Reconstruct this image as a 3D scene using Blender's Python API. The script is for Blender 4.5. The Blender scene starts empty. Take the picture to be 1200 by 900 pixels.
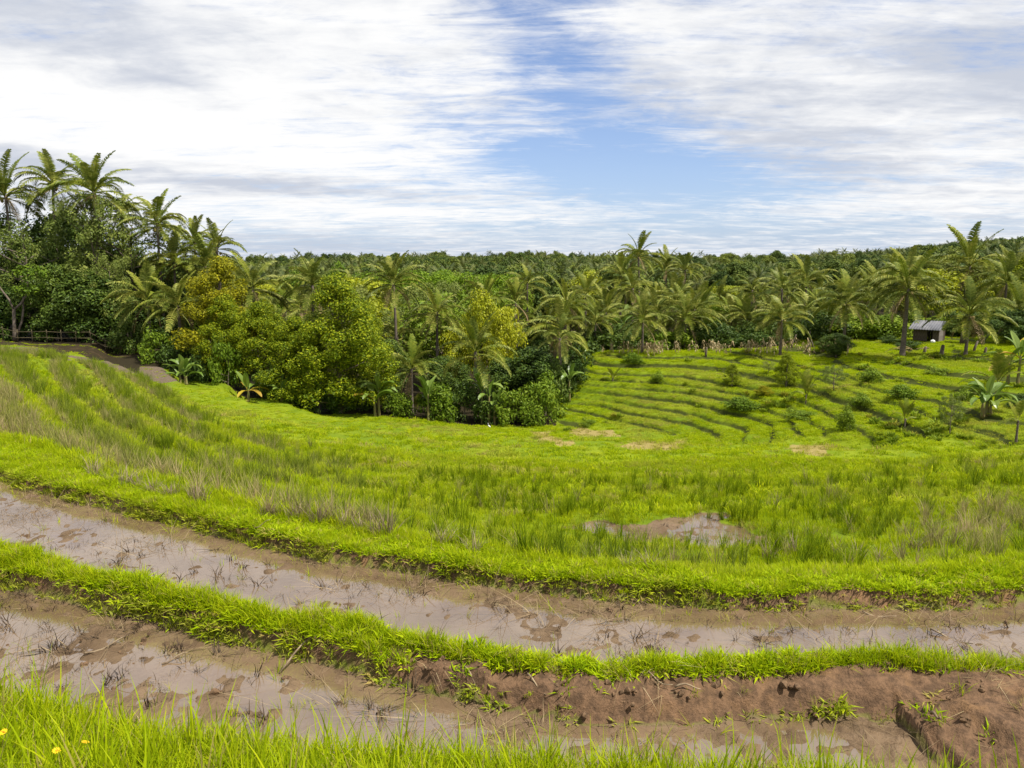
import bpy, math, random
import numpy as np
from math import radians, sin, cos, pi

SC = bpy.context.scene
COL = SC.collection
rng = np.random.default_rng(7)
random.seed(7)

# ------------------------------------------------------------------ camera
FOC, PITCH = 857.0, radians(9.0)
cam_d = bpy.data.cameras.new('camera')
cam_d.sensor_fit = 'HORIZONTAL'; cam_d.sensor_width = 36.0
cam_d.lens = 36.0 * FOC / 1200.0
cam_d.clip_start = 0.05; cam_d.clip_end = 30000.0
cam = bpy.data.objects.new('camera', cam_d)
COL.objects.link(cam)
cam.location = (0, 0, 0)
cam.rotation_euler = (radians(90) - PITCH, 0, 0)
SC.camera = cam

# ------------------------------------------------------------------ colour / exposure
SC.view_settings.view_transform = 'Standard'
SC.view_settings.look = 'None'
SC.view_settings.exposure = 0.50
SC.view_settings.gamma = 1.0

# ------------------------------------------------------------------ sun
SUN_AZ, SUN_EL = radians(122), radians(60)      # azimuth clockwise from +Y
sd = bpy.data.lights.new('sun', 'SUN')
sd.energy = 5.0; sd.angle = radians(1.5); sd.color = (1.0, 0.955, 0.88)
sun = bpy.data.objects.new('sun', sd); COL.objects.link(sun)
to_sun = np.array([sin(SUN_AZ) * cos(SUN_EL), cos(SUN_AZ) * cos(SUN_EL), sin(SUN_EL)])
from mathutils import Vector
sun.rotation_euler = Vector(to_sun.tolist()).to_track_quat('Z', 'Y').to_euler()
sun.location = (20, -20, 40)


class NT:
    """tiny helper for building node trees"""
    def __init__(s, tree):
        s.t = tree; s.n = tree.nodes; s.l = tree.links
    def node(s, typ, **kw):
        n = s.n.new(typ)
        for k, v in kw.items():
            setattr(n, k, v)
        return n
    def put(s, sock, v):
        if hasattr(v, 'is_linked') or isinstance(v, bpy.types.NodeSocket):
            s.l.new(v, sock)
        else:
            sock.default_value = v
    def m(s, op, a, b=0.0, c=None, clamp=False):
        n = s.n.new('ShaderNodeMath'); n.operation = op; n.use_clamp = clamp
        s.put(n.inputs[0], a); s.put(n.inputs[1], b)
        if c is not None: s.put(n.inputs[2], c)
        return n.outputs[0]
    def smooth(s, x, lo, hi, a=0.0, b=1.0):
        n = s.n.new('ShaderNodeMapRange'); n.interpolation_type = 'SMOOTHSTEP'
        s.put(n.inputs[0], x)
        for i, v in zip((1, 2, 3, 4), (lo, hi, a, b)): n.inputs[i].default_value = v
        return n.outputs[0]
    def mix(s, f, a, b):
        n = s.n.new('ShaderNodeMix'); n.data_type = 'RGBA'
        s.put(n.inputs[0], f)
        for sock, v in ((n.inputs[6], a), (n.inputs[7], b)):
            if isinstance(v, (tuple, list)): sock.default_value = (v[0], v[1], v[2], 1)
            else: s.put(sock, v)
        return n.outputs[2]
    def noise(s, vec, scale, detail=4, rough=0.55, dist=0.0, out=0):
        n = s.n.new('ShaderNodeTexNoise')
        if vec is not None: s.l.new(vec, n.inputs['Vector'])
        n.inputs['Scale'].default_value = scale; n.inputs['Detail'].default_value = detail
        n.inputs['Roughness'].default_value = rough; n.inputs['Distortion'].default_value = dist
        return n.outputs[out]


def ray(u, v):
    xc, yc = (u - 600.0) / FOC, (450.0 - v) / FOC
    Yc = cos(PITCH) + sin(PITCH) * yc
    Zc = -sin(PITCH) + cos(PITCH) * yc
    return xc / Yc, Zc / Yc          # X and Z per metre of Y


def pz(u, v, Z):                    # the place where that line of sight meets height Z
    a, b = ray(u, v); Y = Z / b
    return a * Y, Y, Z


# ------------------------------------------------------------------ world: sky with thin clouds
world = bpy.data.worlds.new('World'); SC.world = world; world.use_nodes = True
w = NT(world.node_tree); w.n.clear()
sky = w.node('ShaderNodeTexSky', sky_type='NISHITA')
sky.sun_disc = False; sky.sun_elevation = SUN_EL; sky.sun_rotation = SUN_AZ
sky.air_density = 1.0; sky.dust_density = 0.2; sky.ozone_density = 2.5
tc = w.node('ShaderNodeTexCoord'); D = tc.outputs['Generated']
sx = w.node('ShaderNodeSeparateXYZ'); w.l.new(D, sx.inputs[0])
dx, dy, dz = sx.outputs
AZ = w.m('ARCTAN2', dx, dy)
EL = w.m('ARCSINE', dz)
den = w.m('ADD', w.m('MAXIMUM', dz, 0.0), 0.10)
cx = w.node('ShaderNodeCombineXYZ')
w.put(cx.inputs[0], w.m('DIVIDE', dx, den)); w.put(cx.inputs[1], w.m('DIVIDE', dy, den))
P0 = cx.outputs[0]
def mapped(loc, rot, scl):
    q = w.node('ShaderNodeMapping'); w.l.new(P0, q.inputs[0])
    q.inputs['Location'].default_value = loc; q.inputs['Rotation'].default_value = (0, 0, radians(rot)); q.inputs['Scale'].default_value = scl
    return q.outputs[0]


PM = mapped((0.3, 0, 0), -20, (0.9, 1.0, 1)); PS = mapped((3.1, 1.7, 0), 12, (0.42, 1.5, 1)); PF = mapped((1.1, 5.2, 0), -35, (0.6, 1.3, 1))


def blob(u, v, su, sv, tilt=0.0):
    a, b = ray(u, v)
    az0 = math.atan2(a, 1); el0 = math.atan2(b, math.hypot(a, 1))
    ca, sa = cos(tilt), sin(tilt)
    da = w.m('SUBTRACT', AZ, az0); de = w.m('SUBTRACT', EL, el0)
    p = w.m('DIVIDE', w.m('ADD', w.m('MULTIPLY', da, ca), w.m('MULTIPLY', de, sa)), su / FOC)
    q = w.m('DIVIDE', w.m('SUBTRACT', w.m('MULTIPLY', de, ca), w.m('MULTIPLY', da, sa)), sv / FOC)
    r2 = w.m('ADD', w.m('MULTIPLY', p, p), w.m('MULTIPLY', q, q))
    return w.m('EXPONENT', w.m('MULTIPLY', r2, -1.0))


def addup(lst):
    o = None
    for wt, b in lst:
        t = w.m('MULTIPLY', b, wt)
        o = t if o is None else w.m('ADD', o, t)
    return o


blue = addup([(0.30, blob(760, 245, 300, 36, 0.0)), (0.22, blob(640, 110, 240, 110, -0.3)), (0.5, blob(620, 20, 100, 45, -0.6)), (0.55, blob(700, 140, 110, 45, -0.45)),
              (0.75, blob(800, 205, 130, 32, -0.12)), (0.50, blob(640, 190, 120, 30, -0.2)),
              (0.40, blob(960, 270, 170, 18, 0.0)), (0.35, blob(540, 150, 90, 25, -0.35)),
              (0.30, blob(450, 285, 240, 16, 0.0)), (0.25, blob(690, 265, 130, 14, 0.0))])
white = addup([(0.16, blob(200, 100, 420, 120)), (0.30, blob(150, 150, 320, 70)), (0.30, blob(330, 40, 240, 50)), (0.35, blob(1000, 120, 260, 70, -0.2)),
               (0.25, blob(1060, 240, 160, 14, 0.05)), (0.22, blob(640, 250, 260, 10, 0.0))])
n1 = w.noise(PM, 2.2, 11, 0.63, 0.9)
n2 = w.noise(PS, 4.2, 10, 0.66, 1.1)
n3 = w.noise(PF, 11.0, 8, 0.70, 0.8)
cov = w.m('ADD', w.m('MULTIPLY', n1, 0.50), w.m('MULTIPLY', n2, 0.50))
cov = w.m('MULTIPLY_ADD', w.m('SUBTRACT', cov, 0.5), 2.5, 0.5)
cov = w.m('ADD', cov, w.m('MULTIPLY', w.m('SUBTRACT', n3, 0.5), 0.55))
cov = w.m('ADD', w.m('SUBTRACT', w.m('ADD', cov, 0.06), w.m('MULTIPLY', blue, 0.62)), white)
alpha = w.smooth(cov, 0.02, 0.86, 0.02, 1.0)
# thick parts of the layer are greyer
g1 = w.noise(mapped((7.7, 0.4, 0), 6, (0.45, 1.25, 1)), 2.6, 8, 0.6, 0.3)
g2 = w.noise(PM, 5.5, 9, 0.62, 0.4)
grey = addup([(0.70, blob(1195, 80, 90, 40, -0.35)), (0.16, blob(980, 60, 300, 80)), (0.42, blob(130, 40, 250, 40)),
              (0.70, blob(280, 214, 190, 9, -0.05)), (0.42, blob(230, 108, 120, 22, -0.05)), (0.55, blob(330, 287, 200, 12)),
              (0.45, blob(20, 190, 50, 25, -0.3)), (0.38, blob(900, 170, 240, 45, -0.3)), (0.35, blob(150, 185, 160, 7, -0.04))])
bright = addup([(0.55, blob(80, 130, 260, 40)), (0.50, blob(330, 172, 260, 24)), (0.5, blob(295, 105, 42, 20, -0.2)), (0.3, blob(420, 60, 160, 40)), (0.35, blob(440, 250, 240, 14)), (0.3, blob(1080, 235, 180, 14))])
th = w.m('ADD', w.m('MULTIPLY_ADD', w.m('SUBTRACT', g1, 0.5), 1.5, 0.40), w.m('SUBTRACT', grey, bright))
th = w.m('ADD', th, w.m('MULTIPLY', w.m('SUBTRACT', g2, 0.5), 1.0))
gsh = w.smooth(th, 0.15, 1.10)
ccol = w.mix(gsh, (1.0, 1.0, 1.0), (0.60, 0.64, 0.73))
tint = w.node('ShaderNodeVectorMath', operation='MULTIPLY'); w.l.new(sky.outputs[0], tint.inputs[0]); tint.inputs[1].default_value = (0.77, 0.77, 0.89)
hz = w.m('EXPONENT', w.m('MULTIPLY', w.m('MAXIMUM', EL, 0.0), -11.0))
hcol = w.node('ShaderNodeVectorMath', operation='SCALE'); hcol.inputs[0].default_value = (0.40, 0.52, 0.74); hcol.inputs[3].default_value = 0.70 / 0.12
skyc = w.node('ShaderNodeMix', data_type='RGBA'); w.l.new(hz, skyc.inputs[0]); w.l.new(tint.outputs[0], skyc.inputs[6]); w.l.new(hcol.outputs[0], skyc.inputs[7])
# clouds are given in the same units as the sky (the Background strength scales both)
SKY_STR = 0.12
cs = w.node('ShaderNodeVectorMath', operation='SCALE'); w.l.new(ccol, cs.inputs[0]); cs.inputs[3].default_value = 0.71 / SKY_STR
fin = w.mix(alpha, skyc.outputs[2], cs.outputs[0])
bg = w.node('ShaderNodeBackground'); w.l.new(fin, bg.inputs[0]); bg.inputs[1].default_value = SKY_STR
wo = w.node('ShaderNodeOutputWorld'); w.l.new(bg.outputs[0], wo.inputs[0])
world.cycles.sampling_method = 'MANUAL'; world.cycles.sample_map_resolution = 512

# ------------------------------------------------------------------ render cost
SC.cycles.max_bounces = 5; SC.cycles.diffuse_bounces = 2; SC.cycles.glossy_bounces = 2
SC.cycles.transmission_bounces = 3; SC.cycles.transparent_max_bounces = 6


# ------------------------------------------------------------------ numpy noise
def _hash(ix, iy, seed):
    h = (ix.astype(np.int64) * 374761393 + iy.astype(np.int64) * 668265263 + seed * 144665) & 0x7fffffff
    h = ((h ^ (h >> 13)) * 1274126177) & 0x7fffffff
    return ((h ^ (h >> 16)) & 0xffff) / 65535.0


def vnoise(x, y, seed=0):
    ix, iy = np.floor(x), np.floor(y)
    fx, fy = x - ix, y - iy
    fx = fx * fx * (3 - 2 * fx); fy = fy * fy * (3 - 2 * fy)
    a = _hash(ix, iy, seed); b = _hash(ix + 1, iy, seed); c = _hash(ix, iy + 1, seed); d = _hash(ix + 1, iy + 1, seed)
    return (a * (1 - fx) + b * fx) * (1 - fy) + (c * (1 - fx) + d * fx) * fy - 0.5


def fbm(x, y, scale, octv=4, seed=0, gain=0.5):
    o = np.zeros_like(x); amp, f, tot = 1.0, 1.0 / scale, 0.0
    for k in range(octv):
        o += amp * vnoise(x * f + 17.3 * k, y * f - 9.1 * k, seed + k); tot += amp
        amp *= gain; f *= 2.03
    return 2 * o / tot


def sstep(x, a, b):
    t = np.clip((x - a) / (b - a), 0, 1)
    return t * t * (3 - 2 * t)


# ------------------------------------------------------------------ the lie of the land
# foreground edges, each a line across the slope at one height
def line(pts, Z, dYoff=0.0):
    P = sorted([pz(u, v, Z)[:2] for u, v in pts])
    X = np.array([p[0] for p in P]); Y = np.array([p[1] for p in P]) + dYoff
    sl = np.clip((Y[1] - Y[0]) / max(X[1] - X[0], .05), -1.2, 1.2); sr = np.clip((Y[-1] - Y[-2]) / max(X[-1] - X[-2], .05), -1.2, 1.2)
    X = np.concatenate([[X[0] - 8], X, [X[-1] + 8]])
    Y = np.concatenate([[Y[0] - 8 * sl], Y, [Y[-1] + 4 * sr]])
    return X, np.maximum(Y, 1.2)


ZP1, ZP2 = -2.90, -3.22
NL = []
NL.append((line([(0, 830), (150, 868), (300, 892), (430, 902), (700, 915), (1000, 926), (1200, 950)], -2.62), -2.62))
NL.append((line([(0, 830), (150, 868), (300, 892), (430, 902), (700, 915), (1000, 926), (1200, 950)], -2.62, .22), ZP1))
NL.append((line([(0, 690), (100, 712), (200, 735), (300, 757), (400, 783), (470, 803), (550, 820), (620, 838), (700, 850), (800, 853), (900, 846),
                 (1000, 846), (1060, 853), (1100, 885), (1130, 930), (1200, 985)], ZP1), ZP1))
NL.append((line([(0, 668), (100, 692), (200, 714), (300, 736), (400, 758), (480, 775), (560, 790), (640, 805), (750, 812), (850, 810), (950, 805),
                 (1050, 806), (1130, 830), (1200, 872)], -2.73), -2.73))
NL.append((line([(0, 644), (100, 670), (200, 694), (300, 713), (400, 731), (500, 752), (600, 772), (700, 782), (850, 779), (1000, 777), (1200, 777)], -2.70), -2.70))
NL.append((line([(0, 644), (100, 670), (200, 694), (300, 713), (400, 731), (500, 752), (600, 772), (700, 782), (850, 779), (1000, 777), (1200, 777)], -2.70, .28), ZP2))
NL.append((line([(0, 567), (100, 590), (200, 615), (300, 639), (400, 660), (500, 679), (600, 695), (700, 706), (800, 712), (950, 716), (1100, 717), (1200, 712)], ZP2), ZP2))
NL.append((line([(0, 550), (100, 572), (200, 596), (300, 619), (400, 640), (500, 659), (600, 676), (700, 687), (800, 693), (950, 698), (1100, 697), (1200, 692)], -3.04), -3.04))
N9 = [(0, 515), (60, 532), (120, 552), (200, 575), (300, 600), (400, 620), (500, 639), (600, 656), (700, 669), (800, 674), (950, 680), (1100, 678), (1200, 664)]
NL.append((line(N9, -3.06), -3.06))

LEV = [-3.06, -3.55, -4.0, -4.5, -5.0, -5.6, -6.4, -7.4, -8.5, -9.6]
TL = {
    -3.55: [(0, 440), (40, 480), (80, 513), (130, 543), (250, 578), (400, 610), (600, 650), (800, 668), (1000, 668), (1200, 640)],
    -4.0: [(20, 412), (60, 455), (120, 503), (200, 543), (330, 578), (500, 610), (640, 628), (750, 645), (950, 648), (1200, 608)],
    -4.5: [(50, 410), (110, 463), (180, 503), (280, 543), (400, 573), (550, 598), (700, 605), (850, 604), (950, 598), (1050, 588), (1200, 562)],
    -5.0: [(90, 415), (160, 463), (240, 503), (350, 538), (480, 563), (650, 577), (900, 577), (1100, 562), (1200, 546)],
    -5.6: [(130, 425), (210, 468), (300, 508), (420, 538), (560, 555), (750, 559), (950, 555), (1100, 543), (1200, 532)],
    -6.4: [(200, 440), (300, 488), (420, 523), (560, 539), (750, 544), (920, 540)],
    -7.4: [(260, 455), (400, 503), (550, 524), (700, 530), (850, 530), (960, 525)],
    -8.5: [(330, 470), (450, 499), (580, 513), (720, 518), (850, 522)],
}
CP = []
for Z, pts in TL.items():
    CP += [pz(u, v, Z) for u, v in pts]
CP += [pz(u, v, -3.06) for u, v in N9]
CP += [pz(u, v, Z) for u, v, Z in [
    (450, 490, -9.6), (560, 501, -10.2), (640, 492, -10.2), (700, 502, -10.1), (800, 510, -9.8), (860, 514, -9.4),
    (1000, 522, -8.0), (1100, 522, -7.3), (1200, 521, -6.9),
    (690, 478, -9.7), (690, 450, -8.5), (690, 420, -7.3), (780, 490, -9.5), (800, 450, -8.2), (800, 416, -7.0),
    (900, 503, -9.1), (900, 460, -7.9), (900, 417, -6.7), (1000, 500, -7.9), (1000, 460, -7.1), (1000, 417, -6.2),
    (1100, 495, -7.1), (1100, 455, -6.5), (1100, 417, -5.7), (1200, 490, -6.7), (1200, 450, -6.2), (1200, 415, -5.5),
    (800, 402, -7.0), (950, 392, -6.5), (1090, 402, -5.9), (1200, 395, -5.5), (700, 402, -7.2),
    (0, 405, -4.6), (0, 392, -5.2), (60, 404, -5.4), (130, 410, -5.9), (130, 396, -5.7)]]
def fp(u, Y, Z): CP.append((ray(u, 315)[0] * Y, Y, Z))
for u, Y, Z in [(-150, 30, -3.4), (-150, 60, -5), (-200, 15, -3.1), (1400, 15, -4), (1400, 30, -6), (1400, 60, -5),
                (190, 56, -6.6), (300, 56, -7.8), (430, 58, -9.8), (550, 60, -10.6), (640, 66, -9.6), (0, 80, -5), (200, 85, -8), (400, 85, -10.5), (600, 90, -10),
                (0, 130, -5), (300, 140, -11), (600, 140, -11), (720, 80, -7.6), (900, 85, -6.6), (1200, 85, -4.2), (900, 130, -6.5), (1200, 120, -3.6),
                (-100, 250, -9), (600, 260, -14), (950, 250, -9.5), (1300, 220, -.5), (1200, 330, 3.5), (1000, 330, -5), (100, 500, -10), (600, 500, -9), (1100, 480, -3),
                (0, 900, 0), (500, 900, 3), (800, 900, 3), (1200, 900, 6), (0, 2000, 0), (600, 2000, 0), (1200, 2000, 0), (600, 12000, -5), (0, 12000, -5), (1200, 12000, -5)]:
    fp(u, Y, Z)
CP = np.array(CP)


def ab(x, y): return 1.6 * x / y, np.log(y)


ca_, cb_ = ab(CP[:, 0], CP[:, 1])


def tps(r2): return 0.5 * r2 * np.log(r2 + 1e-9)


nC = len(CP)
K = tps((ca_[:, None] - ca_) ** 2 + (cb_[:, None] - cb_) ** 2) + np.eye(nC) * 2e-3
PP = np.stack([np.ones(nC), ca_, cb_], 1)
SOL = np.linalg.solve(np.block([[K, PP], [PP.T, np.zeros((3, 3))]]), np.concatenate([CP[:, 2], np.zeros(3)]))


def base(x, y):
    sh = x.shape; x = x.ravel(); y = np.maximum(y.ravel(), 2.0)
    a, b = ab(x, y); o = np.empty_like(x)
    for i in range(0, len(x), 20000):
        s = slice(i, i + 20000)
        o[s] = tps((a[s, None] - ca_) ** 2 + (b[s, None] - cb_) ** 2) @ SOL[:nC] + SOL[nC] + SOL[nC + 1] * a[s] + SOL[nC + 2] * b[s]
    return o.reshape(sh)


HL = (np.arange(-10.4, -4.4, 0.34) + np.random.default_rng(5).uniform(-.08, .08, 18))[::-1]


def terrace(z, levels, tread=0.72, keep=0.18):
    """flatten a smooth slope into treads with steep risers just below each level; returns height and place on the tread"""
    L = np.array(levels)[::-1]                   # ascending
    i = np.clip(np.searchsorted(L, z) - 1, 0, len(L) - 2)
    lo, hi = L[i], L[i + 1]
    t = np.clip((z - lo) / (hi - lo), 0, 1)
    f = keep * t + (1 - keep) * sstep(t, tread, 1.0)
    inside = (z > L[0]) & (z < L[-1])
    return np.where(inside, lo + (hi - lo) * f, z), np.where(inside, t, 0.5)


def in_poly(x, y, poly):
    c = np.zeros(x.shape, bool); n = len(poly)
    for i in range(n):
        x1, y1 = poly[i]; x2, y2 = poly[(i + 1) % n]
        k = ((y1 > y) != (y2 > y)) & (x < (x2 - x1) * (y - y1) / (y2 - y1 + 1e-12) + x1)
        c ^= k
    return c


# wet patch in the rice and sliver of water at the left: flat pockets
POCK = []
for pts, Z in [([(655, 618), (700, 611), (760, 607), (840, 608), (880, 618), (905, 632), (880, 645), (840, 646), (800, 640), (740, 638), (690, 632)], -4.515),
               ([(-30, 506), (20, 514), (42, 524), (30, 532), (-30, 526)], -3.36)]:
    P = [pz(u, v, Z)[:2] for u, v in pts]
    cx0 = sum(p[0] for p in P) / len(P); cy0 = sum(p[1] for p in P) / len(P)
    POCK.append((P, Z, (cx0, cy0)))


def zones(x, y):
    """everything known about the ground at x, y"""
    x = np.asarray(x, float); y = np.asarray(y, float)
    wob = 0.10 * fbm(x, y, 1.1, 3, 3)
    Ys = [np.interp(x, L[0], L[1]) for L, Z in NL]
    for i in range(1, len(Ys)): Ys[i] = np.maximum(Ys[i], Ys[i - 1] + 0.06)
    Zs = [Z for L, Z in NL]
    yy = y + wob * np.clip(y / 6, .5, 1.5)
    z = np.full(x.shape, -1.62)
    y0 = 0.6
    z = np.where(yy > y0, -1.72 + (Zs[0] + 1.72) * np.clip((yy - y0) / np.maximum(Ys[0] - y0, .1), 0, 1) ** 0.8, z)
    seg = np.zeros(x.shape, int)
    for i in range(len(Ys) - 1):
        t = np.clip((yy - Ys[i]) / (Ys[i + 1] - Ys[i]), 0, 1)
        k = yy >= Ys[i]
        tt = t if i in (2,) else t * t * (3 - 2 * t)
        z = np.where(k, Zs[i] + (Zs[i + 1] - Zs[i]) * tt, z); seg = np.where(k, i + 1, seg)
    far = yy >= Ys[-1]
    seg = np.where(far, 9, seg)
    # slope beyond the second bund
    zb = base(x, y) + np.where(y > 12, 0.10, 0.05) * fbm(x, y, 3.0, 3, 11) * np.clip(y / 30, 0.3, 1.2)
    zn, ph = terrace(zb + .10 * fbm(x, y, 4.0, 3, 13), LEV, 0.62, 0.14)
    # hillside opposite
    ax, _b = ray(655, 450)[0], 0
    rim = np.interp(x / y, [ray(u, 500)[0] for u in (640, 700, 860, 1000, 1200, 1400)], [45, 47.5, 39.5, 34.5, 28.5, 24])
    hm = sstep(y, rim - 1.5, rim + 1.0) * (1 - sstep(y, 60, 66)) * sstep(x / y, ray(640, 450)[0], ray(668, 450)[0])
    zh0 = zb + (0.22 * fbm(x, y, 7.0, 4, 23) + .05 * fbm(x, y, 1.1, 2, 24)) * hm
    zh, ph2 = terrace(zh0, HL, 0.72, 0.06)
    ragged = sstep(x / y, ray(850, 450)[0], ray(960, 450)[0]) * (1 - sstep(y, 46, 51))
    zh = zh * (1 - 0.12 * ragged) + zh0 * 0.12 * ragged + 0.09 * ragged * fbm(x, y, 1.6, 3, 51)
    zs = zn * (1 - hm) + zh * hm
    z = np.where(far, zs + np.clip(1 - (yy - Ys[-1]) / 1.2, 0, 1) * (-3.06 - zs), z)
    pock = np.zeros(x.shape)
    for P, Z, c in POCK:
        k = in_poly(x + 1.2 * wob + .25 * fbm(x, y, .4, 2, 9), y + 3.5 * wob + .5 * fbm(x, y, .5, 2, 10), P)
        z = np.where(k, Z, z); pock = np.where(k, 1.0, pock)
    return dict(z=z, seg=seg, yy=yy, Ys=Ys, hm=hm, ph=ph, ph2=ph2, zb=zb, pock=pock, far=far, ragged=ragged, riser_shade=sstep(ph2, .66, .71) * (1 - sstep(ph2, .84, .92)) * hm)


def HZ(x, y):
    d = zones(np.array([x]), np.array([y])); return float(d['z'][0])


_RAYY = np.concatenate([np.arange(2.5, 80, 0.12), np.geomspace(80, 1500, 300)])


def hit(u, v):
    """where the line of sight through a point of the photograph meets the ground"""
    a, b = ray(u, v)
    d = zones(a * _RAYY, _RAYY)['z'] - b * _RAYY
    i = int(np.argmax(d > 0)) if (d > 0).any() else len(d) - 1
    Y = _RAYY[i]
    return a * Y, Y, HZ(a * Y, Y)


def world_poly(pts):
    return [hit(u, v)[:2] for u, v in pts]


# ------------------------------------------------------------------ mesh helpers
def tag(o, label=None, cat=None, group=None, kind=None):
    if label: o['label'] = label
    if cat: o['category'] = cat
    if group: o['group'] = group
    if kind: o['kind'] = kind
    return o


def link(name, data, parent=None, loc=(0, 0, 0), rot=(0, 0, 0), scl=(1, 1, 1)):
    o = bpy.data.objects.new(name, data); COL.objects.link(o)
    o.location = loc; o.rotation_euler = rot; o.scale = scl if not isinstance(scl, (int, float)) else (scl,) * 3
    if parent is not None: o.parent = parent
    return o


def mesh(name, V, faces, mat=None, smooth=False, mats=None, midx=None):
    """faces: array (n,k) or a list of such arrays"""
    me = bpy.data.meshes.new(name)
    V = np.asarray(V, np.float32)
    if not isinstance(faces, list): faces = [faces]
    faces = [np.asarray(f, np.int32) for f in faces if len(f)]
    sizes = np.concatenate([np.full(len(f), f.shape[1], np.int32) for f in faces])
    loops = np.concatenate([f.ravel() for f in faces])
    me.vertices.add(len(V)); me.vertices.foreach_set('co', V.ravel())
    me.loops.add(len(loops)); me.loops.foreach_set('vertex_index', loops)
    me.polygons.add(len(sizes))
    me.polygons.foreach_set('loop_start', np.concatenate([[0], np.cumsum(sizes)[:-1]]).astype(np.int32))
    me.update(calc_edges=True)
    if mats:
        for m_ in mats: me.materials.append(m_)
        if midx is not None: me.polygons.foreach_set('material_index', np.asarray(midx, np.int32))
    elif mat: me.materials.append(mat)
    me.polygons.foreach_set('use_smooth', np.full(len(sizes), smooth, bool))
    me.update()
    return me


class Buf:
    def __init__(s): s.v = []; s.q = []; s.t = []; s.n = 0
    def add(s, V, Q=None, T=None):
        V = np.asarray(V, float).reshape(-1, 3)
        if Q is not None and len(Q): s.q.append(np.asarray(Q, int).reshape(-1, 4) + s.n)
        if T is not None and len(T): s.t.append(np.asarray(T, int).reshape(-1, 3) + s.n)
        s.v.append(V); s.n += len(V)
    def tube(s, pts, rad, n=7, cap=True):
        pts = np.asarray(pts, float); m = len(pts)
        tan = np.gradient(pts, axis=0); tan /= np.linalg.norm(tan, axis=1)[:, None] + 1e-9
        ref = np.array([0, 0, 1.0]) if abs(tan[:, 2]).mean() < .8 else np.array([1.0, 0, 0])
        a = np.cross(tan, ref); a /= np.linalg.norm(a, axis=1)[:, None] + 1e-9
        b = np.cross(tan, a)
        th = np.arange(n) * 2 * pi / n
        V = pts[:, None, :] + np.asarray(rad, float)[:, None, None] * (np.cos(th)[None, :, None] * a[:, None, :] + np.sin(th)[None, :, None] * b[:, None, :])
        i = np.arange(m - 1)[:, None] * n; j = np.arange(n)[None, :]; k = (j + 1) % n
        Q = np.stack([i + j, i + k, i + n + k, i + n + j], -1).reshape(-1, 4)
        V = V.reshape(-1, 3); T = []
        if cap:
            V = np.vstack([V, pts[0], pts[-1]]); c0, c1 = m * n, m * n + 1
            T = [(c0, (q + 1) % n, q) for q in range(n)] + [(c1, (m - 1) * n + q, (m - 1) * n + (q + 1) % n) for q in range(n)]
        s.add(V, Q, T)
    def box(s, c, size, rz=0.0, tilt=None):
        x, y, z = [d / 2 for d in size]
        V = np.array([(sx * x, sy * y, sz * z) for sz in (-1, 1) for sx, sy in ((-1, -1), (1, -1), (1, 1), (-1, 1))])
        if tilt is not None: V = V @ np.array(tilt).T
        ca, sa = cos(rz), sin(rz)
        V = V @ np.array([[ca, -sa, 0], [sa, ca, 0], [0, 0, 1]]).T + np.array(c)
        s.add(V, [(3, 2, 1, 0), (4, 5, 6, 7), (0, 1, 5, 4), (1, 2, 6, 5), (2, 3, 7, 6), (3, 0, 4, 7)])
    def mesh(s, name, mat, smooth=False):
        return mesh(name, np.vstack(s.v), [np.vstack(s.q) if s.q else [], np.vstack(s.t) if s.t else []], mat, smooth)


# ------------------------------------------------------------------ materials
def mat_new(name):
    m_ = bpy.data.materials.new(name); m_.use_nodes = True
    t = NT(m_.node_tree); t.n.clear()
    return m_, t


def leaf_mat(name, cols, trans=0.30, rough=0.5, isl=0.6, tint=None, spec=0.25):
    """foliage: the colour varies leaf by leaf and plant by plant, some light comes through"""
    m_, t = mat_new(name)
    geo = t.node('ShaderNodeNewGeometry'); oi = t.node('ShaderNodeObjectInfo')
    r = t.m('ADD', t.m('MULTIPLY', geo.outputs['Random Per Island'], isl), t.m('MULTIPLY', oi.outputs['Random'], 1 - isl))
    cr = t.node('ShaderNodeValToRGB'); t.l.new(r, cr.inputs[0])
    e = cr.color_ramp.elements; n = len(cols)
    while len(e) < n: e.new(0.5)
    for i, c in enumerate(cols): e[i].position = 0.12 + 0.76 * i / max(n - 1, 1); e[i].color = (*c, 1)
    c = cr.outputs[0]
    if tint is not None:
        at = t.node('ShaderNodeAttribute', attribute_type='INSTANCER', attribute_name='tint')
        c = t.mix(t.m('MULTIPLY', at.outputs['Fac'], 1.0, clamp=True), c, tint)
    pr = t.node('ShaderNodeBsdfPrincipled')
    t.l.new(c, pr.inputs['Base Color']); pr.inputs['Roughness'].default_value = rough
    pr.inputs['Specular IOR Level'].default_value = spec
    tr = t.node('ShaderNodeBsdfTranslucent'); t.l.new(c, tr.inputs[0])
    mx = t.node('ShaderNodeMixShader'); mx.inputs[0].default_value = trans
    t.l.new(pr.outputs[0], mx.inputs[1]); t.l.new(tr.outputs[0], mx.inputs[2])
    o = t.node('ShaderNodeOutputMaterial'); t.l.new(mx.outputs[0], o.inputs[0])
    return m_


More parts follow.
